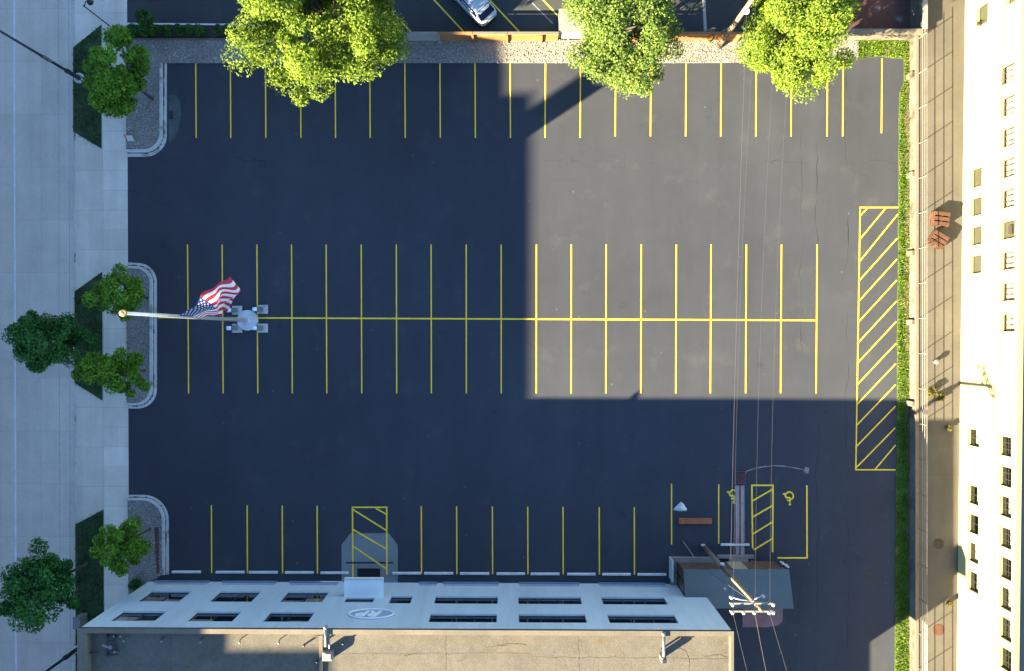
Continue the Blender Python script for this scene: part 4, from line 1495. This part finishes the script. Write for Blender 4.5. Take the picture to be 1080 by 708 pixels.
# ------------------------------------------------------------------ brick building across the street (throws the west shade)
shx = lambda h: h * SDX / K
bb = thing('brick_building', 'tall brick building across the street to the west', 'building', G(-220, 700))
H2 = (556 + 130) / (SDX / K)
H1 = (528 + 130) / (SDX / K)
H3 = H2 + 2.75
ysh = lambda xs: (xs + 130) * math.tan(AZ)
yb = 100 + ysh(556)
yc = 455 + ysh(648)
for y0, y1, H in ((-700, yb, H1), (yb, yc, H2), (yc, 1500, H3)):
    MB().prism(P2([(-420, y0 + .2), (-130, y0 + .2), (-130, y1), (-420, y1)]), -.1, H).build('wall', 'brick', bb)
    MB().prism(P2([(-421, y0 + .2), (-128.6, y0 + .2), (-128.6, y1), (-421, y1)]), H, H + .12).build('roof', 'coping_tan', bb)
H4 = (640 + 150) / (SDX / K)
yk = 123 + (560 + 150) * math.tan(AZ)
MB().prism(P2([(-156, yk - 6), (-144, yk - 6), (-144, yk + 6), (-156, yk + 6)]), H2 - .5, H4).build('chimney', 'brick', bb)
for y in range(-100, 900, 70):
    for z in (3, 7, 11, 15):
        MB().box((G(-129.6, 0).x, G(0, y).y, z), (.1, 2.0, 1.9)).build('window', 'car_glass', bb)

# ------------------------------------------------------------------ flagpole, floodlights, flag
fp = thing('flagpole', 'tall silver flagpole with gold ball top on a round concrete base', 'flagpole', G(262, 338))
FH = 17.1
c = G(262, 338)
MB().tube([c, c + Vector((0, 0, FH * .5)), c + Vector((0, 0, FH))], [.16, .125, .08], 14).build('pole', 'pole_silver', fp, True)
MB().ball(c + Vector((0, 0, FH + .16)), .2).build('finial', 'gold', fp, True)
MB().lathe(c, [(.80, 0), (.80, .26), (.76, .30), (.30, .36), (.24, .5), (.17, .55)], 32).build('base', 'base_conc', fp)
MB().tube([c + Vector((-.12, .13, 1.0)), c + Vector((-.1, .11, FH - .3))], .012, 5).build('halyard', 'wire', fp)
for (px, py, lb) in ((249, 327.5, 'floodlight on a square plate north west of the flagpole base'), (249, 346.3, 'floodlight on a square plate south west of the flagpole base'),
                     (276, 326.5, 'floodlight on a square plate north east of the flagpole base'), (276, 346.2, 'floodlight on a square plate south east of the flagpole base')):
    cc = G(px, py)
    t = thing('floodlight', lb, 'floodlight', cc, 'four floodlights round the flagpole')
    MB().box(cc + Vector((0.12, 0, .09)), (.76, .70, .18), bev=.03).build('plate', 'kerb', t)
    MB().box(cc + Vector((.1, 0, .26)), (.12, .3, .16)).build('bracket', 'metal_dark', t)
    tl = Matrix.Rotation(math.radians(-20), 3, 'Y')
    MB().box(cc + Vector((-.05, 0, .42)), (.5, .34, .22), tilt=tl, bev=.03).build('housing', 'metal_light', t)
    MB().tube([cc + Vector((-.52, 0, .46)), cc + Vector((-.2, 0, .44))], [.17, .15], 12).build('lens', 'lamp_glass', t, True)

nu, nv = 48, 26
uu, vv = np.meshgrid(np.linspace(0, 1, nu), np.linspace(0, 1, nv))
hz = 8.05 + 3.45 * vv
# fly ends from bottom to top
fly = [(0.0, (0.55, 0.45, 5.9)), (0.3, (1.05, 1.2, 6.2)), (0.65, (2.15, 2.0, 7.6)), (1.0, (2.2, 2.75, 9.8))]
fx = np.interp(vv, [f[0] for f in fly], [f[1][0] for f in fly])
fy = np.interp(vv, [f[0] for f in fly], [f[1][1] for f in fly])
fz = np.interp(vv, [f[0] for f in fly], [f[1][2] for f in fly])
e = uu ** 0.95
X = .17 + fx * e
Y = .02 + fy * e
Z = hz + (fz - hz) * e - .28 * np.sin(np.pi * uu)
perp = (-0.75, 0.66)
rip = (0.30 * np.sin(uu * 9 + vv * 3.2) + .16 * np.sin(uu * 17 - vv * 6)) * uu ** .8
X = X + perp[0] * rip
Y = Y + perp[1] * rip
Z = Z + .10 * np.sin(uu * 11 + vv * 5) * uu
me = bpy.data.meshes.new('flag')
fc = []
for j in range(nv - 1):
    for i in range(nu - 1):
        a = j * nu + i
        fc.append((a, a + 1, a + nu + 1, a + nu))
me.from_pydata([tuple(p) for p in np.stack([X.ravel(), Y.ravel(), Z.ravel()], -1)], [], fc)
uvl = me.uv_layers.new(name='UVMap')
for lp in me.loops:
    uvl.data[lp.index].uv = (float(uu.ravel()[lp.vertex_index]), float(vv.ravel()[lp.vertex_index]))
for p in me.polygons:
    p.use_smooth = True
me.materials.append(M['flag'])
fo = link_mesh('flag', me)
fo.location = (c.x, c.y, 0)
tag(fo, 'red, white and blue stars and stripes flag hanging from the silver flagpole', 'flag')


# ------------------------------------------------------------------ poles and wires
def sag(a, b, s, n=14):
    a, b = Vector(a), Vector(b)
    return [a.lerp(b, i / n) - Vector((0, 0, s * 4 * (i / n) * (1 - i / n))) for i in range(n + 1)]


up1 = thing('utility_pole', 'leaning-looking brown utility pole with white double crossarm beside the annex', 'utility pole', G(742.5, 577))
pc = G(742.5, 577)
PH = 12.3
MB().tube([pc, pc + Vector((0, 0, 4.55))], [.2, .175], 12).build('lower_shaft', 'pole_wood', up1, True)
MB().tube([pc + Vector((0, 0, 4.55)), pc + Vector((0, 0, PH))], [.17, .12], 12).build('pole', 'pole_wood_pale', up1, True)
MB().box(pc + Vector((-.1, .17, .12)), (.3, .12, .24)).build('base_plate', 'metal_white', up1)
MB().box(pc + Vector((.02, .16, 4.6)), (.24, .2, .3)).build('bracket', 'metal_white', up1)
az_ = 11.9
acx = U(792.5, 645.8, az_)
for dy in (-.22, .26):
    MB().box((acx.x, pc.y + dy - .02, az_), (2.65, .1, .13)).build('crossarm', 'arm', up1)
    for dx in (-1.22, -.55, .1, 1.0, 1.25):
        if dy > 0 and abs(dx) < 1.1:
            continue
        MB().lathe((acx.x + dx, pc.y + dy - .02, az_ + .065), [(.04, 0), (.04, .1), (.11, .12), (.12, .2), (.07, .27), (.02, .29)], 10).build('insulator', 'porcelain', up1, True)
for s in (-1, 1):
    MB().tube([(acx.x + s * .9, pc.y + .2, az_ - .02), (pc.x, pc.y + .12, az_ - .85)], .035, 6).build('brace', 'arm', up1)
for s, zz in ((-1.05, 11.2), (1.0, 11.0)):
    MB().tube([(acx.x + s, pc.y + .35, zz), (acx.x + s * .55, pc.y + .3, zz + .25), (pc.x, pc.y + .1, zz)], .03, 6).build('arm_hook', 'metal_white', up1)
    MB().lathe((acx.x + s, pc.y + .38, zz - .05), [(.05, 0), (.1, .05), (.1, .28), (.06, .33)], 10).build('insulator', 'porcelain', up1, True)
MB().tube(sag(pc + Vector((.05, .1, 11.4)), (acx.x + 1.2, pc.y + .28, az_ + .1), .25, 6), .015, 5).build('jumper', 'wire', up1)
gw = thing('guy_wire', 'thin guy wire from the asphalt up to the pole top by the annex', 'wire', G(719.8, 570.3))
MB().tube([G(719.8, 570.3), U(733, 589, 1.1)], .035, 6).build('guard', 'metal_light', gw)
MB().tube([U(733, 589, 1.1), U(745, 601.5, 3.3), pc + Vector((-.08, 0, 11.0))], .018, 5).build('cable', 'wire', gw)
MB().box(U(764.5, 621, 6.3), (.12, .12, .2)).build('insulator', 'porcelain', gw)

p2 = thing('utility_pole', 'pale bare utility pole rising from the north gravel between two bright trees', 'utility pole', G(757, 50))
pb = G(757, 50.5)
MB().tube([pb, pb + Vector((0, 0, 12.4))], [.21, .13], 12).build('pole', 'pole_wood_pale', p2, True)
MB().box(pb + Vector((.05, -.2, 6.4)), (.3, .25, .3)).build('bracket', 'metal_white', p2)
MB().box(pb + Vector((0, -.17, 11.9)), (2.4, .1, .13)).build('crossarm', 'arm', p2)
for dx in (-1.1, -.4, .4, 1.1):
    MB().lathe(pb + Vector((dx, -.17, 11.96)), [(.04, 0), (.1, .12), (.1, .2), (.03, .28)], 10).build('insulator', 'porcelain', p2, True)

g_w = 'overhead wires between the two utility poles'
def wire(a, b, s, r, label, group=g_w):
    o = MB().tube(sag(a, b, s), r, 5).build('overhead_wire', 'wire')
    tag(o, label, 'wire', group)
    return o

wire(U(770.3, 611, 6.4), pb + Vector((.05, -.3, 6.4)), .25, .008, 'lowest overhead cable, crossing the lot to the bare north pole')
tops = [(-1.22, 'westernmost high wire spanning the lot between the poles'), (.1, 'middle high wire spanning the lot between the poles'), (1.0, 'easternmost high wire spanning the lot between the poles')]
for dx, lb in tops:
    wire((acx.x + dx, pc.y - .2, az_ + .33), pb + Vector((dx, -.17, 12.2)), .9, .0035, lb)
far = [(-1.22, (787.5, 708), 'western high wire leaving the crossarm southward'), (.1, (807.5, 708), 'twin-looking middle wire leaving the crossarm southward'), (1.0, (829.5, 708), 'eastern high wire leaving the crossarm southward')]
for dx, pe, lb in far:
    a = Vector((acx.x + dx, pc.y - .28, az_ + .33))
    b1 = U(pe[0], pe[1], 11.6)
    b2 = a + (b1 - a) * 6
    b2.z = 11.9
    wire(a, b2, .9, .005 if dx != .1 else .008, lb, 'wires running south from the crossarm')

# street lamps along the kerb
def street_lamp(px, py, h, label, ring_base):
    t = thing('street_lamp', label, 'street lamp', G(px, py))
    c = G(px, py, .04)
    if ring_base:
        MB().lathe(c, [(.40, 0), (.40, .1), (.36, .13), (.30, .13), (.29, .06), (.05, .06)], 24).build('base', 'base_conc', t)
    else:
        MB().lathe(c, [(.3, 0), (.3, .1), (.2, .14)], 20).build('base', 'base_conc', t)
    MB().tube([c, c + Vector((0, 0, 1.1)), c + Vector((0, 0, 1.2)), c + Vector((0, 0, h))], [.16, .16, .11, .075], 12).build('pole', 'metal_dark', t, True)
    MB().box(c + Vector((0, 0, 1.45)), (.3, .3, .4), bev=.04).build('collar', 'metal_dark', t)
    MB().tube([c + Vector((0, 0, h - .1)), c + Vector((-.8, 0, h + .35)), c + Vector((-2.0, 0, h + .5))], .05, 8).build('arm', 'metal_dark', t)
    MB().box(c + Vector((-2.3, 0, h + .5)), (.75, .3, .16), bev=.04).build('lamp_head', 'metal_dark', t)
    return t

s1 = street_lamp(84.3, 83, 9.5, 'dark street lamp post with pale ring base in the north west grass', True)
MB().box(G(84.3, 83, 3.9) + Vector((.0, .0, 0)), (.26, .16, .9)).build('banner_clamp', 'metal_light', s1)
street_lamp(82.5, 684, 9.5, 'dark street lamp post beside the office corner near the street', False)
sg = thing('pedestrian_lamp', 'slim dark post with small lamp head on the sidewalk by the upper lot', 'lamp post', G(116, 27.7))
cc = G(116, 27.7)
MB().tube([cc, cc + Vector((0, 0, 3.35))], [.05, .04], 8).build('pole', 'metal_dark', sg)
MB().tube([cc + Vector((0, 0, 3.2)), cc + Vector((.25, .2, 3.5)), cc + Vector((.42, .35, 3.4))], .035, 6).build('arm', 'metal_dark', sg)
MB().lathe(cc + Vector((.42, .33, 3.1)), [(.1, 0), (.24, .06), (.22, .2), (.1, .34), (.02, .36)], 14).build('lamp_head', 'metal_dark', sg, True)

# small sign on the gravel, cabinet by the office
rsn = thing('yard_sign', 'small red and white sign stuck in the north west gravel island', 'sign', G(137.5, 146.5))
cc = G(137, 146.5)
tl = Matrix.Rotation(math.radians(-38), 3, 'X')
MB().box(cc + Vector((.18, -.05, .3)), (.5, .03, .5), rz=0, tilt=tl).build('panel', 'metal_white', rsn)
m1 = MB()
m1.box(cc + Vector((-.14, .0, .31)), (.1, .035, .56), tilt=tl)
m1.box(cc + Vector((.03, .0, .31)), (.1, .035, .40), tilt=tl)
m1.box(cc + Vector((-.06, .0, .33)), (.1, .035, .12), tilt=tl)
m1.build('red_mark', 'red_paint', rsn)
MB().tube([cc + Vector((.1, .1, 0)), cc + Vector((.1, .1, .3))], .02, 5).build('stake', 'metal_dark', rsn)
cbn = thing('utility_cabinet', 'small grey utility cabinet in the grass beside the office corner', 'cabinet', G(88, 652))
MB().box(G(89.5, 651.5, .5), (.5, .85, 1.0), bev=.04).build('body', 'box_grey', cbn)
MB().box(G(89.5, 651.5, 1.02), (.56, .92, .05)).build('lid', 'box_grey', cbn)

# ------------------------------------------------------------------ timber fences, plinth, stands
def timber_fence(x0, x1, label, segs, posts):
    t = thing('timber_fence', label, 'fence', G((x0 + x1) / 2, 42))
    y = G(0, 43.2).y
    for a, b, m in segs:
        mb = MB()
        for k in range(4):
            mb.box((G((a + b) / 2, 0).x, y, .2 + k * .3), ((b - a) * K - .015, .06, .285))
        mb.build('boards', m, t)
        MB().box((G((a + b) / 2, 0).x, y, 1.37), ((b - a) * K - .01, .2, .05)).build('cap_rail', m if m != 'timber' else 'coping', t)
    for p in posts:
        MB().box((G(p, 0).x, y - .14, .66), (.15, .16, 1.32)).build('post', 'timber' if p > 470 else 'timber_grey', t)
    return t


timber_fence(428, 588, 'knee high timber board fence, grey at its west end and orange beyond', [(428, 463.6, 'timber_grey'), (464, 499, 'timber_brown'), (499.4, 535, 'timber'), (535.4, 588, 'timber')],
             (429, 464, 499.3, 534.8, 570.5))
timber_fence(640, 776, 'brown timber board fence between the two eastern bright trees', [(640, 700, 'timber'), (700.4, 747, 'timber_brown'), (747.4, 776, 'timber_brown')], (641, 700, 746.5, 775))
pl = thing('concrete_plinth', 'raised grey concrete plinth behind the orange fence, half under a tree', 'plinth', G(616, 30))
MB().prism(P2([(588.6, 18.5), (646, 18.5), (646, 41), (588.6, 41)]), 0, 1.25).build('block', 'concrete', pl)
MB().prism(P2([(588.2, 18), (646.5, 18), (646.5, 41.4), (588.2, 41.4)]), 1.25, 1.33).build('cap', 'concrete', pl)
for px, lb in ((748.5, 'white A-frame stand left of the pair behind the brown fence'), (765, 'white A-frame stand behind the brown fence, beside the bare pole')):
    t = thing('folding_stand', lb, 'stand', G(px, 35), 'white stands behind the fence')
    c = G(px, 36)
    for s in (-1, 1):
        MB().tube([c + Vector((s * .22, .25, 0)), c + Vector((s * .05, 0, 1.0))], .035, 6).build('leg', 'metal_white', t)
        MB().tube([c + Vector((s * .22, -.25, 0)), c + Vector((s * .05, 0, 1.0))], .035, 6).build('leg', 'metal_white', t)
    MB().box(c + Vector((0, 0, 1.0)), (.3, .07, .08)).build('top_bar', 'metal_white', t)

# ------------------------------------------------------------------ parked car
def car(px, py, rz):
    c = G(px, py)
    t = thing('parked_car', 'silver hatchback parked diagonally in the upper lot behind the orange fence', 'car', c)
    rot = Matrix.Rotation(rz, 3, 'Z')

    def tr(x, y, z):
        return c + rot @ Vector((x, y, z))

    def loft(secs, name, mat, smooth=True):
        """secs: list of (x, [(y,z)...]) open half profiles mirrored"""
        mb = MB()
        rings = []
        for x, prof in secs:
            pr = [(y, z) for y, z in prof] + [(-y, z) for y, z in prof[::-1]]
            rings.append([tr(x + (dx if len(p) > 2 else 0), p[0], p[1]) if False else tr(x, p[0], p[1]) for p in pr for dx in (0,)])
        n = len(rings[0])
        vs = [v for r in rings for v in r]
        fs = []
        for i in range(len(rings) - 1):
            for k in range(n):
                j = (k + 1) % n
                fs.append((i * n + k, (i + 1) * n + k, (i + 1) * n + j, i * n + j))
        fs.append(tuple(range(n)))
        fs.append(tuple(range((len(rings) - 1) * n + n - 1, (len(rings) - 1) * n - 1, -1)))
        mb.add(vs, fs)
        return mb.build(name, mat, t, smooth)

    def sec(w, zb, zs, zt):
        return [(w * .86, zb), (w, zb + .18), (w, zs), (w * .93, zt - .03), (w * .8, zt)]
    body = loft([(-2.22, sec(.62, .42, .62, .78)), (-2.12, sec(.76, .32, .7, .9)), (-1.85, sec(.85, .25, .74, .95)), (-1.2, sec(.89, .22, .76, .97)), (0, sec(.9, .22, .75, .95)),
                 (1.0, sec(.89, .22, .73, .92)), (1.7, sec(.86, .24, .68, .84)), (2.1, sec(.78, .3, .6, .72)), (2.22, sec(.6, .38, .52, .6))], 'body', 'car_paint')

    def cab(w, zt):
        return [(w, .93), (w * .93, .93 + (zt - .93) * .55), (w * .8, zt - .03), (w * .6, zt)]
    loft([(-1.92, cab(.74, 1.0)), (-1.45, cab(.80, 1.40)), (-.9, cab(.82, 1.48)), (.1, cab(.82, 1.5)), (.5, cab(.8, 1.45)), (1.25, cab(.74, .98))], 'cabin', 'car_paint')
    def pane(name, q, out=.012):
        a, b, cc_, d = [Vector(v) for v in q]
        n = (b - a).cross(d - a).normalized() * out
        mb = MB()
        mb.add([tr(*(v + n)) for v in (a, b, cc_, d)] + [tr(*(v - n)) for v in (a, b, cc_, d)], [(0, 1, 2, 3), (7, 6, 5, 4), (0, 4, 5, 1), (1, 5, 6, 2), (2, 6, 7, 3), (3, 7, 4, 0)])
        return mb.build(name, 'car_glass', t)
    pane('rear_window', [(-1.95, .70, 1.0), (-1.36, .60, 1.42), (-1.36, -.60, 1.42), (-1.95, -.70, 1.0)], .02)
    pane('windscreen', [(1.2, .62, 1.02), (.52, .56, 1.44), (.52, -.56, 1.44), (1.2, -.62, 1.02)], .02)
    for s in (-1, 1):
        pane('side_window', [(-1.5, s * .79, 1.0), (.9, s * .79, 1.0), (.35, s * .70, 1.40), (-1.25, s * .70, 1.38)], .02)
        MB().box(tr(-2.1, s * .62, .74), (.16, .22, .2), rz=rz, bev=.03).build('tail_light', 'tail_red', t)
        MB().box(tr(2.08, s * .58, .56), (.18, .26, .13), rz=rz, bev=.03).build('headlight', 'lamp_glass', t)
        MB().box(tr(.72, s * .99, .96), (.14, .2, .12), rz=rz, bev=.03).build('mirror', 'car_paint', t)
        for x in (-1.35, 1.4):
            wv = MB().tube([tr(x, s * .72, .32), tr(x, s * .91, .32)], .32, 18).build('wheel', 'tyre', t, True)
            MB().tube([tr(x, s * .90, .32), tr(x, s * .925, .32)], .2, 14).build('rim', 'metal_light', wv)
    MB().box(tr(-2.2, 0, .46), (.12, 1.2, .16), rz=rz, bev=.04).build('rear_bumper', 'metal_dark', t)
    MB().box(tr(-2.235, 0, .72), (.02, .5, .12), rz=rz).build('number_plate', 'metal_white', t)
    MB().tube([tr(-1.97, .1, 1.06), tr(-1.8, -.35, 1.2)], .012, 5).build('wiper', 'metal_dark', t)
    return t


# local +x is the bonnet; the tail points south east
car(497.5, 3.5, math.radians(90 + 42.5))


# ------------------------------------------------------------------ trees and shrubs
def crown_leaves(clumps, per, size, seed, up=0.55):
    g = np.random.default_rng(seed)
    allv = []
    for (cx, cy, cz, r) in clumps:
        n = int(per * g.uniform(.7, 1.25))
        d = g.normal(size=(n, 3))
        d /= np.linalg.norm(d, axis=1)[:, None]
        rad = r * g.uniform(0.25, 1.0, n) ** .6
        p = d * rad[:, None] * np.array([1, 1, .7]) + np.array([cx, cy, cz])
        nrm = d * .45 + g.normal(size=(n, 3)) * .5 + np.array([-.25, -.15, up])
        nrm /= np.linalg.norm(nrm, axis=1)[:, None]
        t = np.cross(nrm, g.normal(size=(n, 3)))
        t /= np.linalg.norm(t, axis=1)[:, None]
        b = np.cross(nrm, t)
        s = (size * g.uniform(.6, 1.3, n))[:, None]
        q = np.stack([p - t * s * .75, p + b * s * .42 + nrm * s * .08, p + t * s * .75, p - b * s * .42 + nrm * s * .08], 1)
        allv.append(q.reshape(-1, 3))
    return np.concatenate(allv)


def tree(name, label, base, zc, rx, ry, rz, nclump, per, size, mat, seed, group=None, trunk_r=.16, rough=.16, cr=.24, cat='tree', holes=0.0, shape=None, stems=1):
    t = thing(name, label, cat, base, group)
    g = np.random.default_rng(seed)
    cl = []
    ph = g.uniform(0, 6.28, 6)
    while len(cl) < nclump:
        d = g.normal(size=3)
        d /= np.linalg.norm(d)
        a = math.atan2(d[1], d[0])
        wob = 1 + rough * (math.sin(2 * a + ph[0]) + .8 * math.sin(3 * a + ph[1] + d[2]) + .6 * math.sin(5 * a + ph[2])) * .7
        rr = g.uniform(.35, 1.0) ** .55 * wob
        x, y, z = d[0] * rx * rr, d[1] * ry * rr, d[2] * rz * rr
        if shape:
            k = shape(x / rx, y / ry, z / rz)
            if k <= 0:
                continue
        r = cr * (rx + ry) / 2 * g.uniform(.6, 1.25)
        cl.append((base.x + x * (1 - cr * .6), base.y + y * (1 - cr * .6), base.z + zc + z * (1 - cr * .4), r))
    v = crown_leaves(cl, per, size, seed + 1)
    np_mesh('crown', v, 4, mat, t)
    mb = MB()
    top = base + Vector((0, 0, zc * .62))
    mb.tube([base - Vector((0, 0, .05)), base + Vector((0, 0, .3)), base + Vector((.05, .02, zc * .3)), top], [trunk_r * 1.35, trunk_r, trunk_r * .85, trunk_r * .7], 9)
    for i in range(0, min(len(cl), 26)):
        q = Vector(cl[i][:3])
        m = top.lerp(q, .5) + Vector((0, 0, .12 * rz * (1 if i % 2 else -.4)))
        st = base + Vector((0.03, 0.02, zc * (.4 + .22 * ((i * 7) % 10) / 10)))
        mb.tube([st, m, q], [trunk_r * .42, trunk_r * .24, trunk_r * .06], 5)
    mb.build('trunk', 'bark', t)
    return t


def tb(cx, cy, zc):
    f = D / (D - zc)
    return G(540 + (cx - 540) / f, 354 + (cy - 354) / f)


# bright trees on the north gravel
tree('shade_tree', 'largest bright yellow green tree over the north parking row, left of the fence', G(368, 56), 8.3, 5.45, 7.5, 4.6, 190, 520, .135, 'leaf_bright', 11, 'bright trees on the north gravel strip', .24, rough=.2, cr=.17)
tree('shade_tree', 'middle bright green tree between the two timber fences', G(643, 55), 6.3, 4.75, 5.6, 3.9, 140, 480, .125, 'leaf_green', 23, 'bright trees on the north gravel strip', .2, rough=.2, cr=.2)
tree('shade_tree', 'rounded bright yellow green tree next to the bare utility pole', G(804, 52), 6.3, 4.35, 5.8, 3.9, 140, 480, .125, 'leaf_bright', 37, 'bright trees on the north gravel strip', .2, rough=.12, cr=.2, shape=lambda x, y, z: -1 if (x < -.5 and y > -.35) else 1)
# shaded trees along the street
def notch(x, y, z):
    return -1 if (x > .15 and y < -.25 and x - y > .95) or (x > .55 and y > -.3 and y < .15) else 1
tree('street_tree', 'irregular green tree overhanging the sidewalk at the north west island', tb(124, 80, 4.8), 4.8, 2.15, 3.3, 2.3, 60, 280, .145, 'leaf_mid', 41, 'green trees on the gravel islands', .11, rough=.28, cr=.24, shape=notch)
tree('street_tree', 'small round green tree touching the flagpole tip at the middle island', tb(123, 311, 4.2), 4.2, 2.0, 2.05, 1.8, 42, 280, .13, 'leaf_mid', 53, 'green trees on the gravel islands', .09, rough=.16, cr=.27)
tree('street_tree', 'green tree at the south end of the middle gravel island', tb(121, 394, 4.2), 4.2, 2.3, 2.15, 1.8, 46, 280, .13, 'leaf_mid', 61, 'green trees on the gravel islands', .09, rough=.24, cr=.26)
tree('street_tree', 'small light green tree over the sidewalk beside the office', tb(127, 575, 4.2), 4.2, 2.25, 1.8, 1.7, 42, 280, .13, 'leaf_mid', 77, 'green trees on the gravel islands', .09, rough=.22, cr=.27)
tree('dark_tree', 'dark green tree overhanging the street west of the middle island', tb(51, 360, 5.2), 5.2, 2.75, 2.5, 2.4, 62, 300, .15, 'leaf_dark', 83, 'dark trees over the street', .12, rough=.26, cr=.25)
tree('dark_tree', 'dark green tree overhanging the street by the office corner', tb(42, 621, 5.4), 5.4, 2.7, 3.05, 2.5, 66, 300, .15, 'leaf_dark', 97, 'dark trees over the street', .13, rough=.24, cr=.25)


def bush(base, r, h, label, seed, mat='leaf_hedge', group='clipped bushes in the mulch bed', name='bush', per=130, n=9):
    t = thing(name, label, 'bush', base, group)
    g = np.random.default_rng(seed)
    cl = []
    for _ in range(n):
        d = g.normal(size=3)
        d /= np.linalg.norm(d)
        cl.append((base.x + d[0] * r * .55, base.y + d[1] * r * .55, base.z + h * .55 + d[2] * h * .3, r * .48))
    np_mesh('foliage', crown_leaves(cl, per, .11, seed), 4, mat, t)
    mb = MB()
    for i in range(5):
        mb.tube([base, Vector(cl[i][:3])], [.025, .01], 5)
    mb.build('stem', 'bark', t)
    return t


for i, (px, r, lb) in enumerate(((143, .5, 'westernmost dark green bush of the mulch bed, under the corner tree'), (155, .52, 'dark green bush second from the sidewalk in the mulch bed'),
                                 (166, .5, 'dark green bush right beside the small conical tree'), (178.5, .5, 'dark green bush just east of the conical tree bush'),
                                 (191, .46, 'middle dark green bush of the mulch bed'), (203, .46, 'dark green bush third from the big yellow green tree'),
                                 (214, .5, 'dark green bush west of the bare gap in the mulch bed'), (233, .42, 'thin dark bush just east of the bare gap in the mulch bed'), (243, .42, 'dark bush at the edge of the big tree crown'))):
    bush(G(px, 34.5, .03), r, .8, lb, 200 + i)
tree('small_tree', 'small dark green tree poking above the clipped bushes', G(167.5, 33), 2.0, .72, .72, .95, 14, 130, .13, 'leaf_hedge', 301, None, .05, rough=.15, cr=.4)
bush(G(146, 615), .6, 1.0, 'round dark bush hugging the office corner by the sidewalk', 331, group=None)
for px, py, r, lb, s in ((981.5, 414, .55, 'yellowing weed clump growing at the lane edge', 401), (999, 451, .22, 'small dry weed on the lane by the lower windows', 402), (999, 636, .25, 'dry weed at the foot of the cream building', 403), (989, 418.5, .4, 'thin dry weed beside the yellow clump', 404)):
    bush(U(px, py, LZ), r, .45, lb, s, 'weed', None, 'weed', 60, 6)
